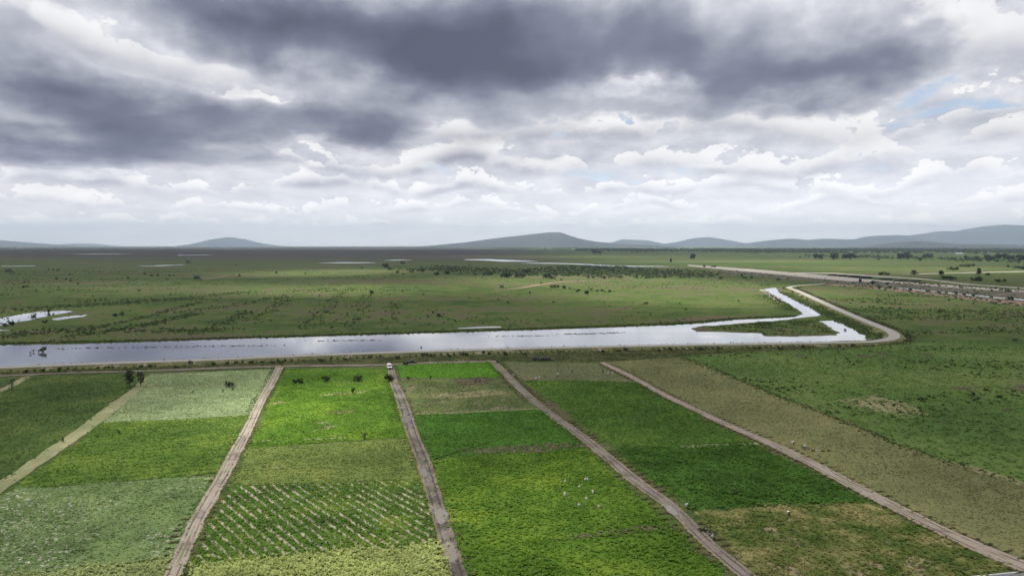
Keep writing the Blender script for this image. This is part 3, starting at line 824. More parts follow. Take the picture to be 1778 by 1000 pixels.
def px_track(left_right):
    """[(y, x_left, x_right)] -> centre line and widths in metres"""
    c, w = [], []
    for (y, a, b) in left_right:
        p, q = G(a, y), G(b, y)
        c.append(((p[0] + q[0]) / 2, p[1])); w.append(q[0] - p[0])
    return c, w
def track(name, rows, mat, z=.14, thin=.92, **kw):
    c, w = px_track(rows)
    # widths are measured across the picture; turn them to true widths
    c2 = np.array(c); d = np.gradient(c2, axis=0); d /= np.linalg.norm(d, axis=1, keepdims=True)
    w = [max(1.2, a * abs(t[1]) * thin) for a, t in zip(w, d)]
    return strip(name, c, w, z, mat, RUT, **kw)
T2 = track("rutted_track", [(637, 478, 494), (660, 466, 483), (700, 441, 463), (740, 423, 444), (780, 400, 424), (820, 377, 405), (860, 351, 385), (900, 327, 362), (950, 303, 341), (1000, 280, 318), (1070, 244, 286)], M['track_pale'])
T3 = track("muddy_track", [(641, 672, 686), (665, 676, 692), (690, 685, 705), (720, 693, 717), (760, 703, 734), (800, 718, 751), (840, 730, 764), (880, 740, 777), (920, 751, 790), (960, 763, 802), (1000, 776, 816), (1070, 800, 842)], M['track_wet'], z=.145)
T4 = track("dividing_track", [(628, 848, 864), (650, 868, 888), (680, 897, 919), (710, 932, 956), (740, 972, 998), (770, 1012, 1038), (800, 1046, 1076), (840, 1092, 1126), (880, 1146, 1184), (920, 1182, 1228), (950, 1216, 1256), (1000, 1274, 1318), (1060, 1345, 1398)], M['track_mud'], z=.15, thin=.82)
T5 = track("dusty_track", [(630, 1038, 1052), (655, 1088, 1106), (685, 1140, 1162), (710, 1192, 1214), (740, 1254, 1280), (770, 1322, 1350), (800, 1384, 1414), (840, 1456, 1492), (880, 1530, 1574), (920, 1606, 1656), (950, 1668, 1724), (975, 1725, 1785), (990, 1752, 1830)], M['track_dust'], z=.155, thin=.82)
strip("grassy_path", PX([(252, 655), (243, 672), (200, 705), (150, 743), (100, 778), (50, 812), (0, 846), (-160, 957)]), [3.2, 4.2, 5.0, 5.0, 4.6, 4.2, 4.0, 4.0], .13, M['track_grass'], None, 2.0, .5, .06)
strip("narrow_track", PX([(48, 654), (25, 667), (0, 679), (-260, 792)]), 3.4, .135, M['track_grass'], None, 2.0, .4, .05)
strip("field_edge_track", PX([(-260, 664), (0, 653.5), (120, 648), (250, 644.5), (400, 639), (490, 636.5), (600, 635), (680, 633.5), (760, 630), (860, 627.5)]), [3.6, 4.0, 3.8, 3.8, 4.2, 6.0, 5.0, 5.5, 6.0, 5.0], .22, M['track_mud'], None, 2.5, .5, .05)
strip("path_edge", PX([(260, 670), (330, 669), (440, 667)]), 1.4, .10, M['track_grass'], None, 2.0, .5, .03)
strip("path_edge", PX([(722, 718.5), (790, 717), (860, 713), (945, 710)]), 1.3, .10, M['track_grass'], None, 2.0, .6, .03)
strip("path_edge", PX([(1182, 775), (1240, 773), (1316, 770)]), 2.2, .10, M['track_grass'], None, 2.0, .5, .03)

# paved road in the near corner with its painted edge line
M['asphalt'] = plain("asphalt", (.16, .155, .16), .85, .12, 2.0)
M['paint'] = plain("road_paint", (.72, .72, .70), .7, .12, 1.0)
road_px = [(1560, 1016), (1640, 1005.5), (1700, 999.5), (1778, 992), (1900, 981), (2050, 968)]
rl = smooth_line(PX(road_px), 3.0)
rd = np.gradient(rl, axis=0); rd /= np.linalg.norm(rd, axis=1, keepdims=True); rn = np.stack([rd[:, 1], -rd[:, 0]], 1)
def band(name, a, b, z, mat):
    A, B = rl + rn * a, rl + rn * b
    V = np.concatenate([np.c_[A, np.full(len(A), z)], np.c_[B, np.full(len(B), z)]])
    k = len(A); i = np.arange(k - 1)
    o = np_mesh(name, V, np.stack([i, i + k, i + k + 1, i + 1], 1), mat)
    if o.data.polygons[0].normal.z < 0: o.data.flip_normals()
    o["kind"] = "structure"
band("paved_road", 0.0, 7.5, .20, M['asphalt'])
band("edge_line", .18, .34, .206, M['paint'])

# puddles standing in the muddy track
# bare brown streaks in the crops
M['bare'] = veg("bare_streak", (.09, .07, .05), (.15, .115, .085), (.20, .155, .12), big=6, soil_amt=0)
M['straw'] = veg("straw_streak", (.20, .19, .09), (.30, .28, .15), (.40, .37, .22), big=6)
ragged(M['bare'], most=.62); ragged(M['straw'], most=.6)
def streak(px, mat, k, z=.12, name="bare_ground", st=1.0, jt=.4):
    P = densify(PX(px), st, jt, seed=k); n = len(P); c = P.mean(0); zz = z + .001 * (k % 9)
    grow = c + (P - c) * 1.15; inner = c + (P - c) * .5
    V = np.r_[np.c_[grow, np.full(n, zz)], np.c_[inner, np.full(n, zz)], [[c[0], c[1], zz]]]
    i = np.arange(n); j = (i + 1) % n
    F = np.r_[np.stack([i, j, n + j], 1), np.stack([i, n + j, n + i], 1), np.stack([n + i, n + j, np.full(n, 2 * n)], 1)]
    o = np_mesh(name, V, F, M[mat])
    if o.data.polygons[0].normal.z < 0: o.data.flip_normals()
    at = o.data.attributes.new('core', 'FLOAT', 'POINT'); at.data.foreach_set('value', np.r_[np.zeros(n), np.full(n, .75), [1.0]].astype(np.float32))
    o["kind"] = "structure"
streak([(788, 781), (860, 775), (960, 769), (1008, 766), (1020, 776), (960, 784), (880, 787), (820, 789)], 'bare', 81)
streak([(948, 940), (1000, 928), (1060, 919), (1130, 911), (1176, 910), (1180, 918), (1110, 925), (1030, 934)], 'bare', 82)
streak([(566, 715.5), (590, 712.5), (618, 712), (622, 716), (600, 718.8), (575, 719.5)], 'bare', 83)
streak([(545, 686), (580, 682), (620, 679), (648, 679), (640, 682), (590, 686), (560, 688)], 'straw', 84)
streak([(440, 767), (470, 764), (475, 766), (445, 769)], 'straw', 85)
streak([(520, 763.6), (560, 761), (612, 758.4), (612, 760), (565, 763), (525, 765)], 'straw', 86)
streak([(780, 662), (830, 653), (858, 657), (850, 668), (806, 672)], 'bare', 87)
streak([(730, 688), (800, 680), (860, 676), (900, 684), (840, 690), (760, 694)], 'straw', 88)
streak([(1450, 694), (1520, 684), (1580, 702), (1615, 722), (1560, 724), (1490, 710)], 'straw', 90, .11)
streak([(1645, 800), (1700, 812), (1778, 838), (1790, 852), (1720, 828), (1655, 808)], 'straw', 92, .11)
streak([(1560, 968), (1600, 962), (1618, 975), (1590, 988), (1566, 982)], 'straw', 93, .11)

M['puddle'] = water_mat("muddy_puddle", (.15, .122, .09), .06, .3, .05)
M['puddle_bright'] = water_mat("sky_puddle", (.30, .29, .27), .75, .3, .06)
ragged(M['puddle'], .35, 1.6, .25); ragged(M['puddle_bright'], .5, 2.0, .2)
def puddle(px, mat, k, z): streak(px, mat, k, z, "puddle", .35, .2)
for k, pp in enumerate([
        [(695, 726), (701, 722), (712, 721.5), (716, 728), (714, 735), (704, 739), (697, 735)],
        [(752, 884), (763, 881), (774, 884), (780, 894), (778, 908), (768, 915), (758, 911), (752, 898)],
        [(764, 944), (774, 939), (786, 941), (795, 956), (798, 970), (792, 982), (780, 984), (770, 970)],
        [(726, 818), (733, 812), (741, 815), (745, 824), (740, 832), (731, 831)],
        [(1150, 880), (1162, 876), (1172, 886), (1180, 897), (1172, 900), (1158, 890)]]):
    puddle(pp, 'puddle', 60 + k, .285)
for k, pp in enumerate([[(703, 719.5), (710, 716.5), (717, 715.6), (713, 718.2), (706, 720.2)], [(706, 726.8), (712, 724.2), (717, 724.4), (711, 727)], [(674, 648), (676.5, 645.3), (680, 648.4), (677, 650.4)]]):
    puddle(pp, 'puddle_bright', 70 + k, .30)

# far canal with its pale banks on the right
M['pale_bank'] = soil_mat("pale_bank", (.30, .275, .245), (.22, .20, .18), .3, ruts=False, scale=.05)
M['dark_gravel'] = veg("dark_gravel_bank", (.050, .054, .034), (.092, .086, .064), (.155, .14, .112), big=26, soil_amt=.3, soil=(.15, .13, .11))
M['red_track'] = soil_mat("red_track", (.185, .13, .095), (.12, .088, .066), .5, ruts=False, scale=.05)
M['red_soil'] = soil_mat("red_soil", (.155, .115, .088), (.10, .076, .060), .5, ruts=False, scale=.05)
for q in ('pale_bank', 'dark_gravel', 'red_soil'): ragged(M[q], 1.6, .06, 1.2, .25, .6)
def far_sheet(name, px, z, mat, st=9.0, j=3.0, k=0):
    if mat is M['water']: return sheet(name, densify(PX(px), st, j, seed=k), z, mat)
    return soft_sheet(name, densify(PX(px), st, j, seed=k), z, mat, 3.0)
far_sheet("gravel_bank", [(1230, 467), (1300, 471), (1400, 480), (1480, 487), (1540, 488), (1778, 508), (2000, 527), (2000, 544), (1778, 525), (1600, 503.5), (1480, 494), (1350, 484), (1260, 474)], .06, M['dark_gravel'])
far_sheet("soil_bank", [(1430, 492), (1480, 495), (1600, 505), (1778, 525), (2000, 545), (2000, 553), (1778, 532), (1600, 510), (1480, 498), (1420, 495)], .10, M['red_soil'])
far_sheet("canal_bank", [(1195, 459.6), (1300, 467), (1420, 477), (1530, 487), (1650, 495.2), (1778, 504.5), (2000, 521), (2000, 526), (1778, 508.4), (1650, 499), (1540, 490.4), (1480, 489), (1400, 481.6), (1300, 471.8), (1195, 462.4)], .14, M['pale_bank'])
far_sheet("bank_road", [(1350, 473), (1450, 474), (1520, 478.8), (1600, 483.8), (1680, 493), (1778, 500), (2000, 514.5), (2000, 516.5), (1778, 501.6), (1680, 494.6), (1600, 485.4), (1520, 480.6), (1450, 475.6), (1350, 474.2)], .18, M['pale_bank'])
far_sheet("side_canal_water", [(1556, 499.8), (1640, 508.2), (1778, 520.9), (2000, 538.4), (2000, 539.6), (1778, 522), (1640, 509.2), (1556, 500.4)], .22, M['water'])
0 and far_sheet("mud_flat", [(1435, 489), (1500, 487.5), (1540, 490.5), (1500, 493.5), (1440, 492)], .20, M['pale_bank'])
far_sheet("track", [(1778, 471), (1600, 475), (1560, 476), (1600, 475.9), (1778, 472), (1900, 470.4), (1900, 469.4)], .10, M['pale_bank'])
strip("bank_track", PX([(858, 503), (895, 501.5), (940, 494), (985, 489), (1060, 487), (1180, 487.5)]), [9, 9, 11, 11, 6, 5], .16, M['red_track'], None, 8.0, 2.0, .1)
strip("bank_track", PX([(345, 486.5), (370, 483), (395, 480)]), [6, 9, 5], .16, M['red_track'], None, 8.0, 2.0, .1)
streak([(1150, 556), (1200, 551.5), (1260, 549), (1330, 548.5), (1350, 550.5), (1275, 553.5), (1205, 559), (1160, 560)], 'bare', 55, .02)
far_sheet("sand_edge", [(1318, 503), (1326, 503), (1345, 515), (1362, 525.5), (1358, 526), (1335, 513)], .056, M['pale_bank'], 3, 1.2)
far_sheet("sand_edge", [(1462, 541), (1492, 553), (1475, 548)], .057, M['pale_bank'], 3, 1.2)

# ------------------------------------------------------------------ scrub, weeds and reeds that nobody could count
M['scrub'] = veg("scrub_leaves", (.032, .055, .018), (.056, .086, .027), (.09, .12, .040), big=60, island=.35, leaf=.25)
M['scrub_dry'] = veg("dry_weeds", (.07, .062, .035), (.13, .105, .06), (.22, .175, .10), big=8, island=.35, leaf=.2)
M['reed'] = veg("reeds", (.030, .055, .014), (.06, .095, .022), (.10, .13, .035), big=12, island=.35, leaf=.25)
def line_pts(pts, spread, n, seed):
    L = smooth_line(PX(pts), 3.0)
    g = np.random.default_rng(seed)
    i = g.integers(0, len(L), n)
    return L[i] + g.normal(size=(n, 2)) * np.array(spread)
wp_in = lambda P: inside(water_poly, P[:, 0], P[:, 1])
def stuff_lumps(name, P, s, mat, label, cat, leaves=9, flat=.8, seed=1, z=0.0, dry=True):
    P = np.asarray(P)
    if dry:
        ok = ~wp_in(P)
        P = P[ok]
        s = s[ok] if hasattr(s, '__len__') else s
    V, F = lump_mesh(np.c_[P, np.full(len(P), z)], s, leaves, flat, seed)
    return tag(np_mesh(name, V, F, M[mat]), label, cat, kind="stuff")
# rows of scrub on the old ditches of the marsh
rows = [([(100, 592), (195, 563), (270, 546), (345, 525)], 700, 3), ([(160, 580), (260, 563), (335, 545)], 900, 4), ([(330, 582), (390, 562), (430, 540)], 500, 4), ([(530, 572), (560, 545), (592, 508)], 700, 5),
        ([(600, 572), (620, 540), (638, 508)], 600, 6), ([(680, 566), (686, 525)], 250, 5), ([(0, 540), (200, 527), (340, 520)], 1400, 10), ([(130, 520), (260, 522), (420, 508)], 800, 9), ([(230, 575), (330, 574), (400, 573)], 500, 4),
        ([(500, 505), (610, 504), (720, 505)], 700, 9), ([(300, 545), (420, 528), (500, 512)], 500, 6), ([(430, 560), (470, 538), (500, 515)], 500, 5), ([(0, 585), (60, 578), (160, 572)], 500, 7), ([(760, 555), (755, 538)], 90, 6),
        ([(50, 470), (200, 468), (340, 470)], 220, 25), ([(0, 500), (200, 505), (320, 500)], 350, 18)]
P = np.vstack([line_pts(a, (sp, sp * 1.5), int(n * .5), 500 + i) for i, (a, n, sp) in enumerate(rows)])
g = np.random.default_rng(41)
stuff_lumps("scrub_rows", P, .3 + 1.0 * g.random(len(P)) ** 2, 'scrub', "low dark scrub in broken rows across the marsh", "scrub", seed=42)
# loose clumps all over the marsh between canal and far canal
pts = scatter(PX([(-600, 598), (-600, 470), (1330, 470), (1340, 500), (1200, 560), (700, 579), (0, 597)]), .018, lambda x, y: np.clip((fbm(x, y, 120) - .45) * 5, .03, 1), 43)
g = np.random.default_rng(44)
stuff_lumps("marsh_clumps", pts, .35 + .9 * g.random(len(pts)) ** 2, 'scrub', "small dark clumps sprinkled over the green marsh", "scrub", 7, seed=45)
# rough grassland on the right, both sides of the far leg of the levee
pts = scatter(PX([(1195, 622), (1300, 613), (1500, 606), (1570, 596), (1560, 580), (1440, 520), (1460, 500), (1600, 512), (1778, 533), (2050, 560), (2050, 920), (1778, 836), (1560, 766), (1350, 684)]), .10, lambda x, y: np.clip((fbm(x * .5, y * 1.4, 42) - .52) * 9, .015, 1), 46)
g = np.random.default_rng(47)
stuff_lumps("grass_tussocks", pts, .35 + .75 * g.random(len(pts)) ** 1.5, 'scrub', "dark tussocks scattered in the rough right hand grassland", "grass", 8, .7, seed=48)
# hedge line of rough grass beside the stubble field
pts = line_pts([(1188, 622), (1262, 652), (1350, 688), (1480, 738), (1550, 769), (1640, 800), (1778, 840), (1950, 892)], (1.6, 1.6), 650, 49)
g = np.random.default_rng(50)
stuff_lumps("hedge_grass", pts, .2 + .35 * g.random(len(pts)), 'reed', "bushy grass edging the stubble field", "grass", seed=51)
# weeds on the levee: water side and land side
def along(off, spread, n, seed, i0=0, i1=None):
    g = np.random.default_rng(seed)
    i1 = i1 or len(LVL)
    i = g.integers(i0, i1, n)
    # clumped along the line
    keep = g.random(n) < np.clip((fbm(i * 3.0, i * 0.0 + seed, 16.0) - .40) * 6, .05, 1)
    i = i[keep]
    return LVL[i] + LVN[i] * (off + g.normal(size=len(i)) * spread)[:, None]
side = 1.0 if LVN[len(LVL) // 3][1] < 0 else -1.0
A_ = along(-side * 5.6, 1.1, 7500, 52)
g = np.random.default_rng(53)
stuff_lumps("bank_reeds", A_, .22 + .5 * g.random(len(A_)) ** 1.5, 'reed', "green reeds fringing the near canal bank", "reeds", seed=54, z=.2, flat=1.2, dry=False)
B_ = along(side * 6.4, 2.2, 9000, 55)
g = np.random.default_rng(56)
stuff_lumps("bank_weeds", B_, .22 + .55 * g.random(len(B_)) ** 1.6, 'scrub', "dark weeds on the landward slope of the levee", "weeds", seed=57, z=.25, flat=1.1)
C_ = along(side * 7.2, 2.4, 8000, 58)
g = np.random.default_rng(59)
stuff_lumps("dry_weeds", C_, .2 + .4 * g.random(len(C_)), 'scrub_dry', "dry tan weeds on the landward slope of the levee", "weeds", seed=60, z=.2, flat=1.0)
# far bank, island and the ground beside the up-channel
far_edge = line_pts([(-200, 600), (0, 597), (240, 592), (480, 584.5), (700, 578), (900, 572), (1100, 565), (1180, 562), (1280, 553.5), (1380, 549)], (2.0, 2.5), 5200, 61)
isl = scatter(PX([(1215, 569), (1330, 559), (1420, 556), (1450, 580), (1385, 583), (1330, 581), (1262, 575)]), .35, noise_gate(9, .5), 62)
chan = np.vstack([line_pts([(1360, 508), (1400, 527), (1440, 546), (1475, 562), (1515, 585)], (4.0, 6.0), 1800, 63), line_pts([(1335, 512), (1365, 530), (1385, 541)], (7.0, 8.0), 900, 64), line_pts([(1260, 560), (1330, 556)], (6, 2), 200, 65)])
P = np.vstack([far_edge, isl, chan]); g = np.random.default_rng(66)
stuff_lumps("shore_weeds", P, .3 + .65 * g.random(len(P)) ** 1.7, 'reed', "green weeds along the far shore, spit and side channel", "weeds", seed=67)
# verges of the tracks
def verge(tr, off, spread, n, seed):
    _, L, N = tr
    g = np.random.default_rng(seed); i = g.integers(0, len(L), n)
    keep = g.random(n) < np.clip((fbm(i * 1.0, i * 0.0 + seed, 9.0) - .42) * 6, .08, 1); i = i[keep]
    return L[i] + N[i] * (off + g.normal(size=len(i)) * spread)[:, None]
P = np.vstack([verge(T3, 2.7, .5, 700, 68), verge(T3, -2.7, .4, 400, 69), verge(T4, 2.8, .6, 1100, 70), verge(T4, -2.8, .6, 1100, 71), verge(T5, 2.6, .6, 1200, 72), verge(T5, -2.6, .6, 1200, 73), verge(T2, -2.4, .4, 500, 74), verge(T2, 2.4, .4, 500, 75)])
g = np.random.default_rng(76)
stuff_lumps("verge_straw", P, .12 + .28 * g.random(len(P)), 'scrub_dry', "tan dry grass along the verges of the field tracks", "grass", seed=77, z=.05, flat=.8)
P = np.vstack([verge(T3, 3.0, .4, 300, 78), verge(T4, 3.2, .4, 400, 79), verge(T5, -3.0, .5, 500, 80), verge(T2, 2.9, .3, 400, 81)])
g = np.random.default_rng(82)
stuff_lumps("verge_weeds", P, .12 + .28 * g.random(len(P)), 'reed', "green weeds along the verges of the field tracks", "weeds", seed=83, z=.05)
# floating weed streaks on the canal
P = np.vstack([line_pts([(100, 606), (170, 604), (260, 603), (380, 601), (460, 600)], (6, .9), 170, 84), line_pts([(560, 592), (620, 591), (645, 591)], (4, .8), 70, 85), line_pts([(985, 580), (1030, 579.5), (1072, 577.5)], (3, .9), 150, 86), line_pts([(880, 584), (940, 583)], (5, .8), 60, 87)])
g = np.random.default_rng(88)
stuff_lumps("floating_weed", P, .25 + .35 * g.random(len(P)), 'scrub_dry', "brown weed floating in streaks on the canal", "weed", 6, .25, seed=89, z=.05, dry=False)
# woods and hedges too far to tell apart
def far_wood(px, n, s, seed, name, label):
    pts = scatter(PX(px), 1.0, None, seed) if False else None
    g = np.random.default_rng(seed)
    poly = PX(px); A = np.array(poly); lo, hi = A.min(0), A.max(0)
    x = lo[0] + g.random(n * 6) * (hi[0] - lo[0]); y = lo[1] + g.random(n * 6) * (hi[1] - lo[1])
    ok = inside(poly, x, y) & (g.random(n * 6) < np.clip((fbm(x, y * .5, 420) - .44) * 8, .04, 1)); x, y = x[ok][:n], y[ok][:n]
    V, F = lump_mesh(np.c_[x, y, np.full(len(x), 0.0)], s * (.5 + .8 * g.random(len(x))), 14, 1.15, seed, .5)
    return tag(np_mesh(name, V, F, M['scrub']), label, "trees", kind="stuff")
far_wood([(1000, 436.2), (1100, 438.4), (1300, 440), (1500, 439.5), (1700, 441), (2000, 442), (2000, 432.5), (1000, 432)], 12000, 12.0, 91, "distant_woodland", "dark belt of woodland in front of the far town")
far_wood([(-300, 434), (300, 433), (700, 432), (1000, 434), (1000, 429.5), (-300, 429.5)], 5200, 10.0, 92, "distant_tree_belt", "thin dark tree belt along the marsh horizon")
P = np.vstack([line_pts([(1240, 470), (1350, 481), (1480, 492), (1600, 501), (1778, 519), (1950, 535)], (26, 12), 420, 195), line_pts([(1530, 490), (1650, 497.5), (1778, 508.5), (1950, 523)], (14, 3), 260, 196), line_pts([(1480, 497), (1600, 509), (1778, 531)], (14, 5), 220, 197)])
g = np.random.default_rng(198)
stuff_lumps("bank_scrub", P, .6 + 1.5 * g.random(len(P)) ** 2, 'scrub', "dark scrub growing along the banks of the far canal", "scrub", seed=199)
far_wood([(1380, 449), (1600, 450), (1800, 462), (2000, 466), (2000, 447), (1700, 444), (1380, 444)], 420, 6.0, 93, "distant_scrub", "loose far scrub among the right hand meadows")
far_wood([(640, 462), (700, 470), (900, 478), (1100, 484), (1240, 482), (1260, 472), (1150, 463), (980, 462), (900, 468), (760, 462)], 1700, 2.6, 94, "scrub_belt", "dark scrub belt behind the sunlit meadow")

# ================================================================== things
def tube(pts, rad, sides=6):
    pts = [Vector(p) for p in pts]; V, F = [], []
    for i, p in enumerate(pts):
        d = (pts[min(i + 1, len(pts) - 1)] - pts[max(i - 1, 0)]).normalized()
        a = d.cross(Vector((.31, .17, .93)) if abs(d.z) < .9 else Vector((1, 0, 0))).normalized(); b = d.cross(a)
        for k in range(sides):
            t = 2 * math.pi * k / sides
            V.append(p + (a * math.cos(t) + b * math.sin(t)) * rad[i])
    for i in range(len(pts) - 1):
        for k in range(sides):
            k2 = (k + 1) % sides
            F.append((i * sides + k, i * sides + k2, (i + 1) * sides + k2, (i + 1) * sides + k))
    F.append(tuple(range(sides))[::-1]); F.append(tuple((len(pts) - 1) * sides + k for k in range(sides)))
    return V, F
def join(*parts):
    V, F = [], []
    for v, f in parts:
        o = len(V); V += list(v); F += [tuple(i + o for i in q) for q in f]
    return V, F
def boxm(cx, cy, cz, sx, sy, sz, rz=0.0, tilt=0.0):
    V = []
    for z in (-.5, .5):
        for y in (-.5, .5):
            for x in (-.5, .5):
                p = Vector((x * sx, y * sy, z * sz))
                if tilt: p = Vector((p.x * math.cos(tilt) + p.z * math.sin(tilt), p.y, -p.x * math.sin(tilt) + p.z * math.cos(tilt)))
                if rz: p = Vector((p.x * math.cos(rz) - p.y * math.sin(rz), p.x * math.sin(rz) + p.y * math.cos(rz), p.z))
                V.append(p + Vector((cx, cy, cz)))
    return V, [(0, 2, 3, 1), (4, 5, 7, 6), (0, 1, 5, 4), (2, 6, 7, 3), (0, 4, 6, 2), (1, 3, 7, 5)]
def data(name, VF, mat, smooth=False, mats=None, idx=None):
    V, F = VF
    me = bpy.data.meshes.new(name)
    me.from_pydata([tuple(map(float, v)) for v in V], [], [tuple(map(int, f)) for f in F])
    for m in (mats or [mat]): me.materials.append(m)
    if idx: me.polygons.foreach_set("material_index", idx)
    if smooth: me.polygons.foreach_set("use_smooth", [True] * len(me.polygons))
    me.update()
    return me
def part(name, me, parent, loc=(0, 0, 0), rot=(0, 0, 0), label=None):
    o = bpy.data.objects.new(name, me); o.location = loc; o.rotation_euler = rot
    if label: o["label"] = label
    return link(o, parent)
def bevel(o, w, seg=2):
    b = o.modifiers.new("bevel", 'BEVEL'); b.width = w; b.segments = seg; b.limit_method = 'ANGLE'; b.angle_limit = R(35)

M['bark'] = plain("bark", (.085, .068, .055), .9, .3, 6.0)
M['leaf_dark'] = veg("leaf_dark", (.020, .034, .011), (.034, .054, .016), (.055, .078, .024), big=3, island=.35, leaf=.3)
M['leaf_grey'] = veg("leaf_grey", (.035, .045, .024), (.058, .070, .036), (.085, .095, .05), big=3, island=.35, leaf=.3)
M['leaf_green'] = veg("leaf_green", (.035, .062, .016), (.060, .098, .024), (.09, .13, .035), big=3, island=.35, leaf=.3)

def tree_meshes(h, cr, cb, leaves, lsz, seed, mat, limbs=7, lumps=12, thin=False):
    """trunk with limbs and a crown of leaf faces gathered in clumps round the limb ends"""
    g = np.random.default_rng(seed)
    lean = g.normal(size=2) * .04 * h
    tp = [(0, 0, -.15), (lean[0] * .2, lean[1] * .2, h * .25), (lean[0] * .6, lean[1] * .6, h * .6), (lean[0], lean[1], h * .9)]
    r0 = h * (.018 if thin else .03)
    parts = [tube(tp, [r0 * 1.3, r0, r0 * .6, r0 * .15], 7)]
    ends = []
    for k in range(limbs):
        t = cb + (0.92 - cb) * (k + .5) / limbs
        a = k * 2.4 + g.random()
        z0 = h * t * .92
        reach = cr * (.5 + .5 * g.random()) * (1 - .45 * max(0, t - .6) / .4)
        p0 = (lean[0] * t, lean[1] * t, z0); p2 = (p0[0] + math.cos(a) * reach, p0[1] + math.sin(a) * reach, min(h * .97, z0 + h * .12 + g.random() * h * .1))
        p1 = ((p0[0] + p2[0]) / 2, (p0[1] + p2[1]) / 2, z0 + (p2[2] - z0) * .35)
        parts.append(tube([p0, p1, p2], [r0 * .45, r0 * .28, r0 * .08], 5)); ends.append(p2); ends.append(p1)
    ends.append((lean[0], lean[1], h * .92))
    trunk = data("trunk", join(*parts), M['bark'], True)
    C = np.array(ends)[g.integers(0, len(ends), lumps)] + g.normal(size=(lumps, 3)) * np.array([cr, cr, h * .10]) * .22
    rad = cr * (.28 + .3 * g.random(lumps))
    i = g.integers(0, lumps, leaves)
    d = g.normal(size=(leaves, 3)); d /= np.linalg.norm(d, axis=1, keepdims=True)
    c = C[i] + d * (rad[i] * (.35 + .65 * g.random(leaves) ** .5))[:, None]
    c[:, 2] = np.clip(c[:, 2], h * cb * .55, h)
    a = np.cross(d, g.normal(size=(leaves, 3))); a /= np.linalg.norm(a, axis=1, keepdims=True); b = np.cross(d, a) + d * .35
    k = (lsz * (.6 + .8 * g.random(leaves)))[:, None]
    V = np.stack([c + a * k, c + b * k * .55, c - a * k, c - b * k * .55], 1).reshape(-1, 3)
    me = bpy.data.meshes.new("crown")
    F = np.arange(len(V)).reshape(-1, 4)
    me.from_pydata(V.tolist(), [], F.tolist()); me.materials.append(mat); me.update()
    return trunk, me
def bush_mesh(h, r, leaves, lsz, seed, mat, up=.5):
    g = np.random.default_rng(seed)
    lumps = 9
    C = np.stack([g.normal(size=lumps) * r * .42, g.normal(size=lumps) * r * .42, h * (.3 + .45 * g.random(lumps))], 1)
    rad = (.28 + .32 * g.random(lumps)) * min(r, h)
    i = g.integers(0, lumps, leaves)
    d = g.normal(size=(leaves, 3)); d /= np.linalg.norm(d, axis=1, keepdims=True)
    c = C[i] + d * (rad[i] * (.4 + .75 * g.random(leaves)))[:, None]; c[:, 2] = np.clip(c[:, 2], .03 * h, h * 1.05)
    a = np.cross(d, g.normal(size=(leaves, 3))); a /= np.linalg.norm(a, axis=1, keepdims=True); b = np.cross(d, a) + np.array([0, 0, up])
    k = (lsz * (.6 + .8 * g.random(leaves)))[:, None]
    V = np.stack([c + a * k * .6, c + b * k, c - a * k * .6, c - b * k * .7], 1).reshape(-1, 3)
    V[:, 2] = np.maximum(V[:, 2], 0.0)
    me = bpy.data.meshes.new("foliage"); me.from_pydata(V.tolist(), [], np.arange(len(V)).reshape(-1, 4).tolist()); me.materials.append(mat); me.update()
    st = [tube([(0, 0, -.05), (C[q][0] * .5, C[q][1] * .5, C[q][2] * .5), tuple(C[q])], [h * .025, h * .018, h * .006], 5) for q in range(6)]
    return me, data("stems", join(*st), M['bark'], True)

# ---- trees beside the pale path and by the corner track
def tree(px, py, hpx, meshes, h0, label, cat="tree", group=None, name="tree", rz=None, wide=1.0):
    x, y = G(px, py); k = hpx * y / FPX / h0
    e = empty(name, (x, y, 0), rz if rz is not None else random.random() * 6.28)
    e.scale = (k * wide, k * wide, k)
    tag(e, label, cat, group)
    part("trunk", meshes[0], e); part("crown", meshes[1], e)
    return e
t_a = tree_meshes(7.0, 1.35, .16, 1900, .17, 21, M['leaf_grey'], 18, 60, True)
t_b = tree_meshes(6.0, 1.25, .18, 1100, .17, 22, M['leaf_grey'], 16, 50, True)
t_c = tree_meshes(5.0, 1.6, .28, 340, .15, 23, M['leaf_grey'], 12, 24, True)
tree(224.5, 672, 32, t_a, 7.0, "fuller of two slim grey green trees beside the pale path", name="slim_tree", rz=.4)
tree(244.5, 671.5, 27, t_b, 6.0, "thinner of two slim grey green trees beside the pale path", name="slim_tree", rz=1.4)
tree(20.5, 680, 22, t_c, 5.0, "sparse leafless looking tree beside the narrow corner track", name="bare_tree", rz=2.0)

# ---- round trees of the far meadows
RT = [tree_meshes(14.0, 7.0, .22, 700, 1.05, 31 + k, M['leaf_dark'], 9, 16) for k in range(4)]
lone = [(1203.5, 452, 11, 1.0)]
rowt = [(1417, 451, 10, .9), (1426, 451.5, 9.5, .95), (1448, 451.5, 11.5, 1.15), (1465, 451.5, 10, 1.0), (1477.5, 451.5, 11.5, 1.2)]
pair = [(1563, 451.5, 11, 1.25), (1575, 450.5, 11, .95)]
right = [(1677.5, 451, 7, .9), (1695.5, 452, 7, .9), (1713, 452.5, 10, 1.0), (1721, 453, 8, 1.0), (1732, 452.5, 11, 1.2), (1755, 453, 9, 1.1), (1771, 455, 12, 1.2), (1745, 450, 9, 1.2)]
k_ = 0
for lst, lab, grp in ((lone, "lone round dark tree in the far meadow left of the tree row", None), (rowt, "round dark tree in the spaced row across the far meadow", "row of round trees in far meadow"),
                      (pair, "round dark tree of the close pair beside the tree row", "pair of round trees in far meadow"), (right, "dark tree in the loose grove before the far houses", "loose grove before the far houses")):
    for (px, py, hp, wd) in lst:
        tree(px, py, hp, RT[k_ % 4], 14.0, lab, group=grp, name="round_tree", wide=wd); k_ += 1
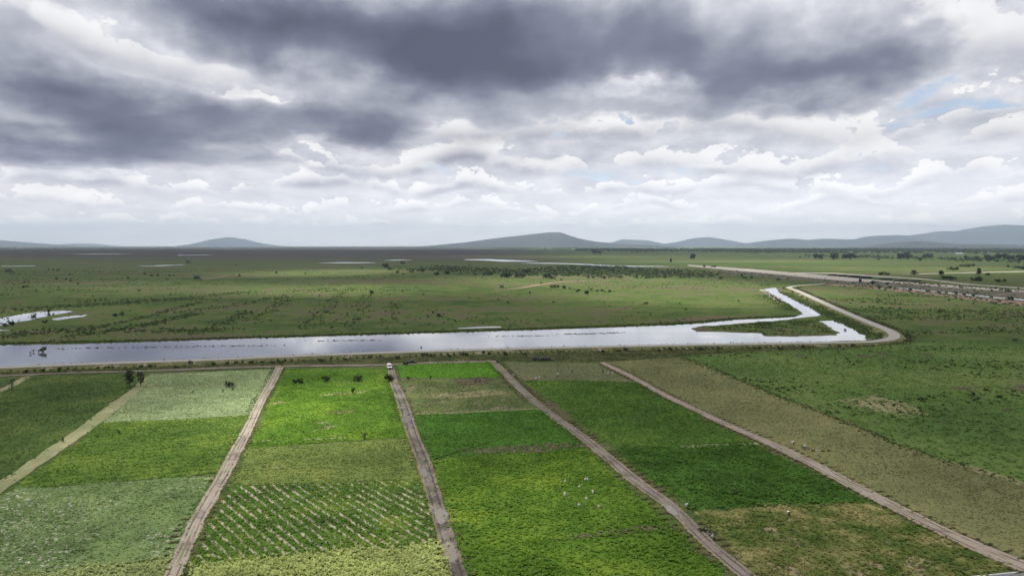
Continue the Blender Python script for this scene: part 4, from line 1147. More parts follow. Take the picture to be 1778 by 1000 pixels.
tree(1597, 454, 6.5, RT[1], 14.0, "small round tree standing in front of the close tree pair", name="round_tree")
tree(1699, 479, 13, RT[2], 14.0, "tall narrow tree rising above bushes in the right meadow", name="round_tree", wide=.6)
tree(1632.5, 479, 9, RT[0], 14.0, "dark tree by a bush clump near the pale meadow lane", name="round_tree", wide=1.0)
tree(1587, 478.5, 9, RT[3], 14.0, "pale twin stemmed tree beside the far canal bank road", name="round_tree", wide=1.0)
tree(1035, 443, 9, RT[0], 14.0, "dark tree clump standing out from the far tree belt", name="round_tree", wide=1.9)
tree(1164.5, 457, 8, RT[2], 14.0, "narrow dark tree at the start of the far canal", name="round_tree", wide=.5)

# ---- bushes
NB = [bush_mesh(2.0, 1.3, 420, .17, 51 + k, M['leaf_dark']) for k in range(4)]
SB = [bush_mesh(2.0, 1.0, 120, .13, 61 + k, M['leaf_grey'], 1.2) for k in range(3)]
FB = [bush_mesh(2.0, 1.5, 130, .34, 71 + k, M['leaf_dark']) for k in range(4)]
def bush(px, yc, hpx, kind, label, group=None, wide=1.0, z=0.0, name="bush", stems=True, rz=None):
    py = yc + hpx / 2; x, y = G(px, py); k = hpx * y / FPX / 2.0
    if stems:
        e = empty(name, (x, y, z), random.random() * 6.28); e.scale = (k * wide, k * wide, k)
        part("foliage", kind[0], e); part("stems", kind[1], e)
    else:
        e = bpy.data.objects.new(name, kind[0]); link(e); e.location = (x, y, z); e.rotation_euler = (0, 0, random.random() * 6.28); e.scale = (k * wide, k * wide, k)
    return tag(e, label, "bush", group)
bush(398, 666.5, 12, NB[0], "largest round bush in the pale sage field")
for (x, y, h) in ((388, 678, 7), (405, 675, 7), (336, 680, 6), (339.5, 692.5, 5), (416.5, 653, 3)):
    bush(x, y, h, SB[0], "small dark sapling in the pale sage field", "saplings in the sage field", .7)
bush(512, 661.5, 8.5, NB[1], "smaller bush of the touching pair in the vivid field")
bush(521.5, 661, 10, NB[2], "larger bush of the touching pair in the vivid field")
bush(567.5, 657, 13, NB[3], "lopsided dark bush between the touching pair and the round bush", wide=.85)
bush(621.5, 656.5, 12, NB[0], "round dark bush in the vivid field nearest the minivan")
bush(613, 677, 10, NB[1], "dark bush beside the straw streak in the vivid field", wide=.8)
bush(495.5, 668, 6, SB[1], "little sapling at the rutted track edge of the vivid field", wide=.7)
bush(525.5, 749, 6, SB[2], "low dark sapling deep in the vivid field")
bush(634, 754.5, 15, SB[0], "tall wispy shrub at the lower edge of the vivid field", wide=.8)
bush(676.5, 655, 13, NB[2], "dense dark bush growing on the muddy track below the minivan", wide=1.15)
bush(707, 655, 8, SB[1], "dry grey shrub at the corner of the emerald plot")
bush(747.5, 654.5, 9, SB[2], "dark upright shrub on the lower edge of the emerald plot", wide=.7)
for (x, y) in ((825, 662), (833.5, 662)): bush(x, y, 7, SB[0], "thin twiggy shrub in the brown fallow patch", "twiggy shrubs in fallow", .6)
bush(109, 761.5, 12, SB[1], "dark shrub standing on the pale grassy path", wide=.75)
bush(157.5, 726, 6, SB[2], "small shrub on the upper part of the pale path", wide=.9)
bush(95, 764.5, 4, SB[0], "tiny weed clump on the left edge of the pale path")
bush(207, 748, 10, SB[1], "lone pale shrub in the olive green crop", wide=1.0)
bush(1220.5, 919.5, 8, NB[3], "leafy bush beside the motorcycle on the track verge", wide=1.2)
bush(1240, 935.5, 5, NB[0], "low bush past the motorcycle on the track verge")
for (x, y, h) in ((75, 606.5, 10), (67, 609.5, 6), (58.7, 608, 6), (52.6, 612, 5)): bush(x, y, h, SB[0] if h < 8 else NB[1], "dark drowned shrub standing in the canal water", "shrubs standing in the canal", .9)
bush(731.5, 602.5, 2.6, FB[0], "tiny dark clump floating in open canal water", wide=1.1, stems=False)
bush(1467, 572, 3, FB[1], "dark clump in the small side basin of the canal", wide=1.2, stems=False)
bush(864, 628, 4, FB[1], "dark bush at the head of the dividing track", stems=False)
marsh_b = [(41, 498, 4.5), (47, 497, 4), (42.5, 490, 3), (98, 484, 3.5), (115, 484, 3), (122, 484, 3), (123, 488, 3), (135, 492, 3.5), (121, 476, 3), (93, 468, 3), (101, 468, 3), (85, 467, 2.5), (102, 499, 3), (223, 482.5, 3.5), (263, 478, 4), (274, 477.5, 4), (294.5, 478, 3.5), (301.6, 478, 3.5), (252, 475.5, 3), (242, 504, 3.5),
           (267, 460, 3), (289.5, 484.5, 3), (79, 558, 5), (107, 571, 4), (287, 561, 3.5), (761.5, 547, 6), (751.5, 542, 4), (920, 508, 4), (645, 507, 6), (961, 524.6, 3), (1122.5, 526, 4.5), (882, 525, 3), (865, 520, 2.5), (1282, 521.7, 3), (1180, 526.5, 3), (1190, 537, 3), (480, 473, 4), (416, 478, 3.5), (410, 460, 2.5), (530, 475, 3), (628, 465, 3), (700, 476, 2.5), (1251, 482.6, 5), (555, 513, 3), (735, 511, 3)]
for (x, y, h) in marsh_b: bush(x, y, h, FB[k_ % 4], "lone dark bush dotted over the open marsh", "lone bushes on the open marsh", .8 + .4 * random.random(), stems=False); k_ += 1
for (x, y, h) in ((199, 547, 6), (210.5, 544.5, 5.5)): bush(x, y, h, FB[k_ % 4], "bush on the brown ditch line across the marsh", "bushes on the brown ditch line", 1.3, stems=False); k_ += 1
for (x, y, h) in ((85, 540, 6), (21, 561, 9), (8, 563.5, 7)): bush(x, y, h, FB[k_ % 4], "dark bush on the shore of the white pond", "bushes by the white pond", .9, stems=False); k_ += 1
bush(59, 549, 10, FB[2], "tall upright bush standing in the white pond", wide=.55, stems=False)
meadow_b = [(961, 497, 6), (969, 497.5, 5), (979.5, 498.5, 6), (989, 500, 2.5), (1003, 505, 4), (1005.5, 503.5, 3.5), (1019, 507.5, 7.5), (1027, 502, 4), (1037, 505, 3.5), (1045, 504, 4), (1050, 506, 2.5), (1059, 505, 4.5), (975, 485, 2.5), (939.5, 492, 3)]
for (x, y, h) in meadow_b: bush(x, y, h, FB[k_ % 4], "dark bush in the cluster on the sunlit meadow", "bush cluster on the sunlit meadow", .9 + .4 * random.random(), stems=False); k_ += 1
belt_b = [(670, 461, 9), (676, 466, 6), (699, 456, 5), (758, 475, 6), (777, 473, 7), (733, 470, 5), (715, 471, 5), (690, 472, 5), (881, 477, 10), (873, 478, 7), (901, 478, 9), (909, 478, 7), (915, 471, 8), (949, 479, 10), (961, 482, 5.5), (1049, 482, 5), (1030, 481, 4), (1022, 481, 4), (850, 475, 6), (840, 477, 4), (825, 476, 4)]
for (x, y, h) in belt_b: bush(x, y, h, FB[k_ % 4], "big dark bush at the edge of the scrub belt", "big bushes of the scrub belt", 1.0 + .4 * random.random(), stems=False); k_ += 1
bank_b = [(1288, 477.6, 4), (1293, 482, 4), (1305, 481, 4.5), (1223, 462, 4), (1240, 462.6, 4), (1352, 485, 4.5), (1516, 490, 6), (1540, 492, 4.5), (1580, 502, 5), (1610.6, 505, 4.5), (1660.6, 509, 4.5), (1674.5, 511, 4.5), (1753, 518, 7), (1527.6, 499, 4), (1606, 492, 3), (1628.7, 493.6, 3), (1749, 504, 5), (1738, 503, 4), (1729.8, 499, 3), (1768, 501, 3.5), (1545, 498, 3), (1630, 507, 4), (1690, 512, 4), (1722, 504, 3.5)]
for (x, y, h) in bank_b: bush(x, y, h, FB[k_ % 4], "dark bush on the banks of the far canal", "bushes on far canal banks", 1.0 + .5 * random.random(), stems=False); k_ += 1
mead_r = [(1698, 484, 9), (1691, 485, 6), (1653, 483, 7), (1639, 481, 7), (1646, 482, 6), (1535, 475, 6), (1528, 475.5, 4.5), (1542, 475.5, 4.5), (1716, 476, 4.5), (1649, 466, 5), (1661.7, 466, 5.5), (1655, 467, 5), (1607, 444, 8), (1615, 444, 7), (1525.5, 449.8, 3.5), (1733, 487, 6), (1745, 487, 5.5), (1672, 461, 5), (1682, 461, 5), (1690, 460, 5), (1765, 464, 5), (1778, 465, 6), (1750, 462, 4)]
for (x, y, h) in mead_r: bush(x, y, h, FB[k_ % 4], "dark bush in the meadows beyond the far canal", "bushes beyond the far canal", 1.1 + .5 * random.random(), stems=False); k_ += 1
grass_b = [(1509.6, 533, 3), (1516, 532.5, 3), (1530, 534, 3), (1545, 534.5, 3), (1563, 535, 3), (1633, 539, 3), (1639, 539, 2.5), (1728.7, 556, 3.5), (1560, 545, 2.5), (1690, 527, 2.5), (1762, 590, 4), (1690, 683, 5), (1736, 688, 6), (1712, 676, 5)]
for (x, y, h) in grass_b: bush(x, y, h, FB[k_ % 4], "small dark bush in the rough grassland right of the levee", "bushes in the rough grassland", 1.2, stems=False); k_ += 1
g = np.random.default_rng(99)
for k in range(46):
    t = g.random(); x = -10 + t * 1500; y = np.interp(x, [0, 180, 340, 700, 900, 1200, 1500], [648, 640.5, 635, 621, 615, 608, 602]) + g.normal() * 1.2
    bush(x, y - 2, 3.4 + g.random() * 3.2, FB[k % 4], "weedy dark bush on the landward slope of the levee", "weedy bushes on the levee slope", .8 + .4 * g.random(), z=.2, stems=False)
for k in range(30):
    t = g.random(); x = -10 + t * 1520; y = np.interp(x, [0, 180, 340, 700, 900, 1200, 1500], [638.5, 631.5, 626.5, 612, 606.5, 600, 594.5]) + g.normal() * .7
    bush(x, y - 2, 3.2 + g.random() * 3.5, SB[k % 3], "upright weed between canal water and levee road", "upright weeds on the canal edge", .6, z=.3, stems=False, name="weed")

# ---- vehicles
M['white_paint'] = plain("white_car_paint", (.80, .80, .79), .25, spec=.5)
M['dark_paint'] = plain("dark_car_paint", (.02, .022, .026), .3, spec=.5)
M['glass'] = plain("car_glass", (.015, .018, .022), .08, spec=.6)
M['rubber'] = plain("rubber", (.015, .015, .015), .85)
M['black_plastic'] = plain("black_plastic", (.018, .018, .019), .6)
M['rim'] = plain("wheel_rim", (.45, .45, .46), .35, metal=.8)
M['lamp'] = plain("lamp_glass", (.65, .66, .66), .15, spec=.6)
M['red_lamp'] = plain("red_lamp", (.35, .02, .02), .3)
def profile_body(prof, w, inset=.10, zin=1.0):
    """side profile (x, z) swept over the width, top narrowed"""
    n = len(prof); V, F = [], []
    zmax = max(p[1] for p in prof)
    for s in (-1, 1):
        for (x, z) in prof:
            k = 1 - inset * max(0, (z - zin) / (zmax - zin)) if zmax > zin else 1
            V.append((x, s * w / 2 * k, z))
    for i in range(n):
        j = (i + 1) % n
        F.append((i, j, n + j, n + i))
    F.append(tuple(range(n))[::-1]); F.append(tuple(n + i for i in range(n)))
    return V, F
def wheel(parent, x, y, r=.33, w=.22):
    t = part("wheel", data("tyre", tube([(0, -w / 2, 0), (0, -w / 2 * .99, 0), (0, w / 2 * .99, 0), (0, w / 2, 0)], [r * .85, r, r, r * .85], 16), M['rubber'], False), parent, (x, y, r))
    part("rim", data("rim", tube([(0, -w / 2 - .012, 0), (0, w / 2 + .012, 0)], [r * .58, r * .58], 12), M['rim']), t)
def poly(pts): return [Vector(p) for p in pts], [tuple(range(len(pts)))]
def solid(pts, off):
    """thin plate with thickness"""
    o = Vector(off); n = len(pts); V = [Vector(p) for p in pts] + [Vector(p) + o for p in pts]
    F = [tuple(range(n))[::-1], tuple(range(n, 2 * n))] + [(i, (i + 1) % n, n + (i + 1) % n, n + i) for i in range(n)]
    return V, F
def make_van(loc, rz):
    e = empty("minivan", loc, rz); tag(e, "white minivan parked nose to camera at the head of the muddy track", "minivan")
    prof = [(-2.45, .42), (-2.47, 1.0), (-2.40, 1.72), (-2.28, 1.93), (-1.9, 2.0), (.9, 2.0), (1.18, 1.93), (1.95, 1.18), (2.32, 1.02), (2.46, .80), (2.46, .45), (2.2, .32), (-2.2, .32)]
    b = part("body", data("body", profile_body(prof, 1.86, .13, 1.05), M['white_paint']), e); bevel(b, .07, 3)
    part("windscreen", data("windscreen", solid([(1.22, -.70, 1.88), (1.90, -.82, 1.235), (1.90, .82, 1.235), (1.22, .70, 1.88)], (.03, 0, .03)), M['glass']), e)
    part("rear_window", data("rear_window", solid([(-2.455, -.66, 1.15), (-2.40, -.64, 1.70), (-2.40, .64, 1.70), (-2.455, .66, 1.15)], (-.03, 0, 0)), M['glass']), e)
    for s in (-1, 1):
        yy = lambda z: s * (.93 * (1 - .13 * (z - 1.05) / .95) + .006)
        for (x0, x1, x2, x3) in ((-2.25, -2.20, -1.25, -1.25), (-1.15, -1.15, -.15, -.15), (-.05, -.05, .98, 1.55)):
            part("side_window", data("side_window", solid([(x0, yy(1.2), 1.2), (x1, yy(1.75), 1.75), (x2, yy(1.75), 1.75), (x3, yy(1.2), 1.2)], (0, s * .015, 0)), M['glass']), e)
        part("headlight", data("headlight", boxm(2.40, s * .66, .86, .12, .36, .18), M['lamp']), e)
        part("tail_light", data("tail_light", boxm(-2.46, s * .80, 1.05, .06, .14, .5), M['red_lamp']), e)
        m = part("mirror", data("mirror", boxm(1.42, s * 1.06, 1.30, .12, .22, .2), M['black_plastic']), e); bevel(m, .03)
        for x in (-1.55, 1.55): wheel(e, x, s * .82)
    bp = part("bumper", data("bumper", boxm(2.43, 0, .48, .16, 1.82, .26), M['black_plastic']), e); bevel(bp, .04)
    part("grille", data("grille", boxm(2.45, 0, .80, .05, .9, .14), M['black_plastic']), e)
x, y = G(676, 640.5)
make_van((x, y, .24), R(-72))
def make_pickup(loc, rz):
    e = empty("dark_pickup", loc, rz); tag(e, "dark pickup parked by weeds at the edge of the emerald plot", "pickup")
    prof = [(-2.5, .5), (-2.5, 1.02), (-.75, 1.04), (-.55, 1.68), (-.4, 1.74), (.75, 1.74), (.95, 1.68), (1.5, 1.08), (2.3, .98), (2.5, .82), (2.5, .5), (2.2, .38), (-2.2, .38)]
    b = part("body", data("body", profile_body(prof, 1.8, .16, 1.05), M['dark_paint']), e); bevel(b, .05, 2)
    part("load_bed", data("load_bed", boxm(-1.62, 0, 1.03, 1.5, 1.5, .04), M['black_plastic']), e)
    part("windscreen", data("windscreen", solid([(.98, -.62, 1.64), (1.46, -.74, 1.13), (1.46, .74, 1.13), (.98, .62, 1.64)], (.02, 0, .02)), M['glass']), e)
    for s in (-1, 1):
        part("side_window", data("side_window", solid([(-.6, s * .90, 1.15), (-.5, s * .80, 1.62), (.8, s * .80, 1.62), (1.25, s * .90, 1.15)], (0, s * .02, 0)), M['glass']), e)
        part("headlight", data("headlight", boxm(2.46, s * .68, .82, .1, .3, .16), M['lamp']), e)
        for x in (-1.5, 1.5): wheel(e, x, s * .80, .36)
    part("bumper", data("bumper", boxm(2.5, 0, .52, .12, 1.76, .2), M['black_plastic']), e)
x, y = G(714, 631.5)
make_pickup((x, y, .20), R(12))
bush(705, 630.5, 6, FB[2], "low bush at the tail of the dark pickup", wide=1.2, stems=False)

def make_motorcycle(loc, rz, label):
    e = empty("motorcycle", loc, rz); tag(e, label, "motorcycle")
    for x in (-.62, .66):
        a = [(x + .30 * math.cos(t), 0, .30 + .30 * math.sin(t)) for t in np.linspace(0, 2 * math.pi, 17)]
        w = part("wheel", data("tyre", tube(a, [.055] * 17, 6), M['rubber']), e)
        part("rim", data("rim", tube([(x, -.03, .3), (x, .03, .3)], [.20, .20], 12), M['rim']), w)
    part("frame", data("frame", join(tube([(-.62, 0, .3), (-.1, 0, .38), (.35, 0, .62)], [.035, .06, .04]), tube([(.66, 0, .3), (.45, 0, .92)], [.03, .03]), tube([(-.55, 0, .62), (-.1, 0, .62), (.38, 0, .7)], [.04, .05, .04])), M['black_plastic']), e)
    s = part("seat", data("seat", boxm(-.32, 0, .74, .68, .24, .12), M['black_plastic']), e); bevel(s, .04)
    t = part("fuel_tank", data("fuel_tank", boxm(.18, 0, .78, .42, .28, .22), M['dark_paint']), e); bevel(t, .07, 3)
    en = part("engine", data("engine", boxm(.05, 0, .42, .36, .26, .3), M['rim']), e); bevel(en, .04)
    part("handlebar", data("handlebar", tube([(.40, -.36, 1.0), (.45, 0, .96), (.40, .36, 1.0)], [.018] * 3), M['rim']), e)
    part("headlight", data("headlight", tube([(.48, 0, .86), (.60, 0, .86)], [.05, .09], 10), M['lamp']), e)
    part("exhaust", data("exhaust", tube([(.1, .16, .3), (-.4, .17, .3), (-.75, .17, .36)], [.025, .05, .045]), M['rim']), e)
    part("kickstand", data("kickstand", tube([(-.05, -.06, .3), (-.08, -.3, .0)], [.015, .015]), M['black_plastic']), e)
x, y = G(1399, 781); make_motorcycle((x, y, .03), R(-25), "black motorcycle standing in the stubble field beside crouching person")
x, y = G(1229.5, 928); make_motorcycle((x, y, .12), R(115), "black motorcycle parked on the verge beside a leafy bush")

# ---- people at work in the fields
M['skin'] = plain("skin", (.30, .17, .11), .6)
M['hair'] = plain("hair", (.015, .012, .010), .7)
cloth = {'white': plain("white_cloth", (.78, .78, .76), .9, .06, 9), 'cream': plain("cream_cloth", (.76, .74, .55), .9, .06, 9), 'navy': plain("navy_cloth", (.03, .035, .06), .9), 'grey': plain("grey_blue_cloth", (.42, .47, .52), .9),
         'dark': plain("dark_cloth", (.025, .025, .028), .9), 'jeans': plain("jeans_cloth", (.05, .06, .09), .9), 'straw': plain("straw_hat", (.62, .55, .36), .9)}
def skin_mesh(name, J, E, rad, mat, parent, root=0, sub=1):
    me = bpy.data.meshes.new(name); me.from_pydata([tuple(j) for j in J], E, []); me.materials.append(mat); me.update()
    o = bpy.data.objects.new(name, me); link(o, parent)
    md = o.modifiers.new("skin", 'SKIN'); md.use_smooth_shade = True
    if not me.skin_vertices: me.attributes.new
    for v, r in zip(me.skin_vertices[0].data, rad): v.radius = (r, r) if not isinstance(r, tuple) else r; v.use_root = False
    me.skin_vertices[0].data[root].use_root = True
    sb = o.modifiers.new("sub", 'SUBSURF'); sb.levels = sub; sb.render_levels = sub
    return o
def person(px, py, pose, shirt, trousers, label, rz=0.0, hat=None, z=.04, hold=None):
    x, y = G(px, py); e = empty("person", (x, y, z), rz); tag(e, label, "person", None)
    if pose == 'bend':
        hip = (-.10, 0, .86); chest = (.28, 0, 1.02); neck = (.44, 0, 1.02); head = (.58, 0, .98); crown = (.70, 0, .97); knee = (.04, .80); sh_z = 1.0; sx = .38
        arm = lambda s: [(sx, s * .19, .98), (.44, s * .22, .70), (.54, s * .16, .44), (.57, s * .15, .37)]
        leg = lambda s: [(-.10, s * .10, .84), (.02, s * .13, .46), (-.08, s * .13, .08), (.10, s * .14, .04)]
    elif pose == 'crouch':
        hip = (-.16, 0, .38); chest = (.06, 0, .76); neck = (.13, 0, .90); head = (.19, 0, 1.01); crown = (.23, 0, 1.13)
        arm = lambda s: [(.08, s * .19, .82), (.26, s * .24, .60), (.46, s * .14, .46), (.53, s * .13, .44)]
        leg = lambda s: [(-.16, s * .11, .38), (.22, s * .17, .46), (.02, s * .15, .08), (.20, s * .16, .04)]
    else:
        hip = (0, 0, .92); chest = (.01, 0, 1.30); neck = (.01, 0, 1.46); head = (.03, 0, 1.57); crown = (.03, 0, 1.70)
        arm = lambda s: [(.01, s * .20, 1.38), (-.01, s * .25, 1.10), (.12, s * .22, .90), (.17, s * .21, .84)]
        leg = lambda s: [(0, s * .10, .90), (.03, s * .11, .48), (-.02, s * .12, .08), (.15, s * .13, .04)]
    V3 = lambda p: Vector(p)
    J = [hip, tuple((V3(hip) + V3(chest)) / 2), chest, neck, head, crown]; E = [(0, 1), (1, 2), (2, 3), (3, 4), (4, 5)]; rad = [.13, .13, .14, .055, .092, .075]
    d = (V3(crown) - V3(neck)).normalized(); fwd = Vector((1, 0, 0)) if abs(d.x) < .8 else Vector((0, 0, -1))
    J.append(tuple(V3(head) + fwd * .11)); E.append((4, 6)); rad.append(.018)          # nose
    for s in (-1, 1):
        J.append(tuple(V3(head) + Vector((0, s * .095, 0)))); E.append((4, len(J) - 1)); rad.append(.022)   # ears
        a = arm(s); i = len(J)
        J += a; E += [(2, i), (i, i + 1), (i + 1, i + 2), (i + 2, i + 3)]; rad += [.062, .048, .034, (.040, .022)]
        dirn = (V3(a[3]) - V3(a[2])).normalized()
        lat = Vector((0, 1, 0))
        for f, (off, ln) in enumerate(((-.030, .070), (-.010, .082), (.010, .078), (.030, .062), (-.048 * s, .05))):
            q = len(J); b0 = V3(a[3]) + lat * off + dirn * (.03 if f < 4 else -.01)
            J += [tuple(b0 + dirn * ln * .55), tuple(b0 + (dirn + Vector((-.3, 0, -.35))).normalized() * ln)]
            E += [(i + 3, q), (q, q + 1)]; rad += [.009, .008]
        l = leg(s); i = len(J)
        J += l; E += [(0, i), (i, i + 1), (i + 1, i + 2), (i + 2, i + 3)]; rad += [.095, .062, .042, (.045, .03)]
    skin_mesh("body", J, E, rad, M['skin'], e)
    # clothes follow the same limbs
    J2 = [hip, tuple((V3(hip) + V3(chest)) / 2), chest, tuple((V3(chest) + V3(neck)) / 2)]; E2 = [(0, 1), (1, 2), (2, 3)]; r2 = [.165, .165, .175, .10]
    for s in (-1, 1):
        a = arm(s); i = len(J2); J2 += a[:3]; E2 += [(2, i), (i, i + 1), (i + 1, i + 2)]; r2 += [.085, .068, .052]
    skin_mesh("shirt", J2, E2, r2, cloth[shirt], e)
    J3 = [tuple(V3(hip) + (V3(chest) - V3(hip)) * .18), tuple(V3(hip) - (V3(chest) - V3(hip)) * .05)]; E3 = [(0, 1)]; r3 = [.17, .165]
    for s in (-1, 1):
        l = leg(s); i = len(J3); J3 += l[:3]; E3 += [(1, i), (i, i + 1), (i + 1, i + 2)]; r3 += [.115, .085, .062]
        sh = boxm(l[3][0] - .05, l[3][1], .035, .26, .10, .075)
        o = part("shoe", data("shoe", sh, M['black_plastic']), e); bevel(o, .025)
    skin_mesh("trousers", J3, E3, r3, cloth[trousers], e)
    hc = V3(head) + d * .04
    if hat:
        rings = [(.19, .03), (.185, .04), (.10, .05), (.095, .12), (.05, .15)]
        o = part("hat", data("hat", tube([tuple(d * z_) for _, z_ in rings], [r for r, _ in rings], 14), cloth[hat]), e, tuple(hc))
    else:
        g2 = np.random.default_rng(3); hv, hf = tube([tuple(d * -.05 - fwd * .035), tuple(d * .0 - fwd * .03), tuple(d * .07 - fwd * .015), tuple(d * .11)], [.07, .105, .098, .03], 12)
        part("hair", data("hair", (hv, hf), M['hair'], True), e, tuple(hc))
    return e
person(1378, 772.5, 'bend', 'white', 'dark', "person in white shirt bending alone in the stubble field", R(200), 'white')
person(1396, 778.5, 'crouch', 'white', 'dark', "person in white crouching behind the motorcycle in the stubble field", R(-60), 'white')
person(1278.5, 857.5, 'bend', 'navy', 'dark', "person in dark navy clothes bending in the thick dark crop", R(150))
person(1194, 882, 'bend', 'grey', 'dark', "person in grey blue top bending near the muddy dividing track", R(215), 'white')
person(1370, 896.5, 'bend', 'cream', 'dark', "person in cream shirt bending in the straw and green grass", R(120), 'straw')
person(968.8, 654.5, 'stand', 'white', 'dark', "person in white standing at the top edge of the green crop", R(-90), 'white')
person(993, 647.5, 'bend', 'navy', 'jeans', "person in dark clothes bending in the tan grazed plot", R(30))
person(1047, 649, 'stand', 'dark', 'jeans', "person in dark clothes standing near sacks by the dusty track", R(-120))

# ---- sacks and bundles
M['sack'] = plain("woven_sack", (.42, .41, .38), .8, .18, 5)
M['sack_brown'] = plain("brown_sack", (.34, .25, .16), .85, .2, 5)
M['cord'] = plain("cord", (.10, .09, .07), .9)
def sack_mesh(w, d, h, seed, slump=.1):
    g = np.random.default_rng(seed); V, F = [], []
    rings = [(.0, .80), (.06, .98), (.3, 1.06), (.6, 1.0), (.82, .78), (.94, .42), (.97, .18)]
    n = 12
    for (t, r) in rings:
        for k in range(n):
            a = 2 * math.pi * k / n; q = r * (1 + .07 * g.normal())
            sq = 1 / max(abs(math.cos(a)), abs(math.sin(a))) ** .45
            V.append((math.cos(a) * w / 2 * q * sq * .85 + slump * t, math.sin(a) * d / 2 * q * sq * .85, t * h))
    m = len(rings)
    for i in range(m - 1):
        for k in range(n):
            F.append((i * n + k, i * n + (k + 1) % n, (i + 1) * n + (k + 1) % n, (i + 1) * n + k))
    F.append(tuple(range(n))[::-1]); F.append(tuple((m - 1) * n + k for k in range(n)))
    top = (slump * .97, 0, .97 * h)
    return (V, F), top
def sack(px, py, w, d, h, mat, label, group=None, rz=0.0, seed=1, name="filled_sack"):
    x, y = G(px, py); e = empty(name, (x, y, .06), rz); tag(e, label, "sack", group)
    VF, top = sack_mesh(w, d, h, seed)
    part("bag", data("bag", VF, M[mat], True), e)
    part("tied_mouth", data("tied_mouth", tube([(top[0], 0, top[2] - .02), (top[0] + .01, 0, top[2] + .04), (top[0] + .03, 0, top[2] + .13)], [.08, .05, .11], 8), M[mat], True), e)
    part("tie", data("tie", tube([(top[0] + .004, 0, top[2] + .015), (top[0] + .013, 0, top[2] + .05)], [.068, .064], 8), M['cord']), e)
SG = "pale sacks in the large fresh green crop"; SL = "pale filled sack standing in the large fresh green crop"
for i, (px, py, w, h) in enumerate(((981, 837, .62, .5), (1006, 846.5, .62, .55), (1029.5, 856, .75, .7), (1018.5, 868, .75, .68), (1006, 879, .8, .65))):
    sack(px, py, w, .5, h, 'sack', SL, SG, i * .9, 10 + i)
sack(1016.5, 834, .75, .55, .6, 'sack', "left one of two pale sacks leaning together in green crop", rz=.3, seed=20)
sack(1020.6, 834, .7, .55, .55, 'sack', "right one of two pale sacks leaning together in green crop", rz=2.8, seed=21)
sack(980.5, 861.5, .78, .6, 1.0, 'sack', "tallest bulging grey sack in the large fresh green crop", rz=1.0, seed=22)
sack(1040, 881.5, .85, .6, .6, 'sack_brown', "brown sack lying in the large fresh green crop", rz=.5, seed=23)
sack(922.5, 660.5, 1.0, .7, .9, 'sack_brown', "tan bundle at the top corner of the long green crop", seed=24)
for i, (px, py) in enumerate(((930.6, 658.5), (936.7, 657))): sack(px, py, 1.2, .8, .8, 'sack', "pale sack on the top edge of the long green crop", "sacks on crop edge", i, 25 + i)
for i, (px, py) in enumerate(((1055.5, 649.5), (1063.5, 649))): sack(px, py, .9, .7, .8, 'sack', "pale sack near the dusty track head", "sacks at track head", i, 27 + i)
sack(1236.5, 932.5, .6, .45, .55, 'sack', "pale sack dropped between motorcycle and bush on verge", seed=30)
sack(1417.5, 784, .8, .6, .55, 'sack', "pale sack beside cut bundles in the stubble field", seed=31)
sack(193, 702, 1.3, .6, .5, 'sack', "white sack lying on the pale grassy path", seed=32)
sack(891.5, 652.5, .6, .5, .8, 'sack', "pale sack standing beside the dividing track", seed=33)
CB = [bush_mesh(.7, .7, 160, .12, 141 + k, M['leaf_green']) for k in range(2)]
def bundle(px, py, hpx, label, group=None, wide=1.3):
    x, y = G(px, py); k = hpx * y / FPX / .7
    e = empty("cut_bundle", (x, y, .05), random.random() * 6); e.scale = (k * wide, k * wide, k); tag(e, label, "bundle", group)
    part("foliage", CB[0][0], e); part("tie", data("tie", tube([(-.12, 0, .22), (0, 0, .25), (.12, 0, .22)], [.16, .18, .16], 8), M['cord']), e)
bundle(1270, 860, 3.2, "pale green cut bundle beside the navy dressed worker")
bundle(1207.5, 885, 5, "dark green cut bundle beside the grey dressed worker", wide=1.0)
for (a, b) in ((1411.5, 783.5), (1428.5, 784), (1439, 783.5)): bundle(a, b, 3, "cut green bundle near the pale stubble field sack", "cut bundles in stubble")

# ---- black covered heaps
M['tarp'] = plain("black_tarp", (.010, .010, .012), .55, .3, 2.0)
M['rope'] = plain("tarp_rope", (.22, .20, .16), .9)
def heap(px0, px1, py, hpx, depth_m, label, group=None, seed=1, name="covered_heap", rz=0.0):
    x0, y = G(px0, py); x1, _ = G(px1, py); L = x1 - x0; h = hpx * y / FPX
    g = np.random.default_rng(seed); nx, ny = 22, 11; V = []
    for j in range(ny):
        v = j / (ny - 1) * 2 - 1
        for i in range(nx):
            u = i / (nx - 1) * 2 - 1
            f = min(1, (1 - abs(u) ** 6) * 1.15) * min(1, (1 - abs(v) ** 3) * 1.1)
            f = max(0, f) ** .6 * (.85 + .25 * fbm(np.array([u * 4 + seed]), np.array([v * 2.0 + seed]), 1.0, 3)[0])
            V.append((u * L / 2, v * depth_m / 2, max(0, f) * h - .02))
    F = [(j * nx + i, j * nx + i + 1, (j + 1) * nx + i + 1, (j + 1) * nx + i) for j in range(ny - 1) for i in range(nx - 1)]
    F.append(tuple([i for i in range(nx)] + [j * nx + nx - 1 for j in range(1, ny)] + [(ny - 1) * nx + i for i in range(nx - 2, -1, -1)] + [j * nx for j in range(ny - 2, 0, -1)])[::-1])
    e = empty(name, ((x0 + x1) / 2, y, .05), rz); tag(e, label, "heap", group)
    part("cover", data("cover", (V, F), M['tarp'], True), e)
    for u in (-.5, .05, .55):
        i = int((u + 1) / 2 * (nx - 1)); pts = [tuple(Vector(V[j * nx + i]) + Vector((0, 0, .03))) for j in range(ny)]
        part("rope", data("rope", tube(pts, [.025] * ny, 5), M['rope']), e)
heap(924.5, 936, 626, 6.5, 2.4, "taller end of the black covered heap by the levee", seed=5)
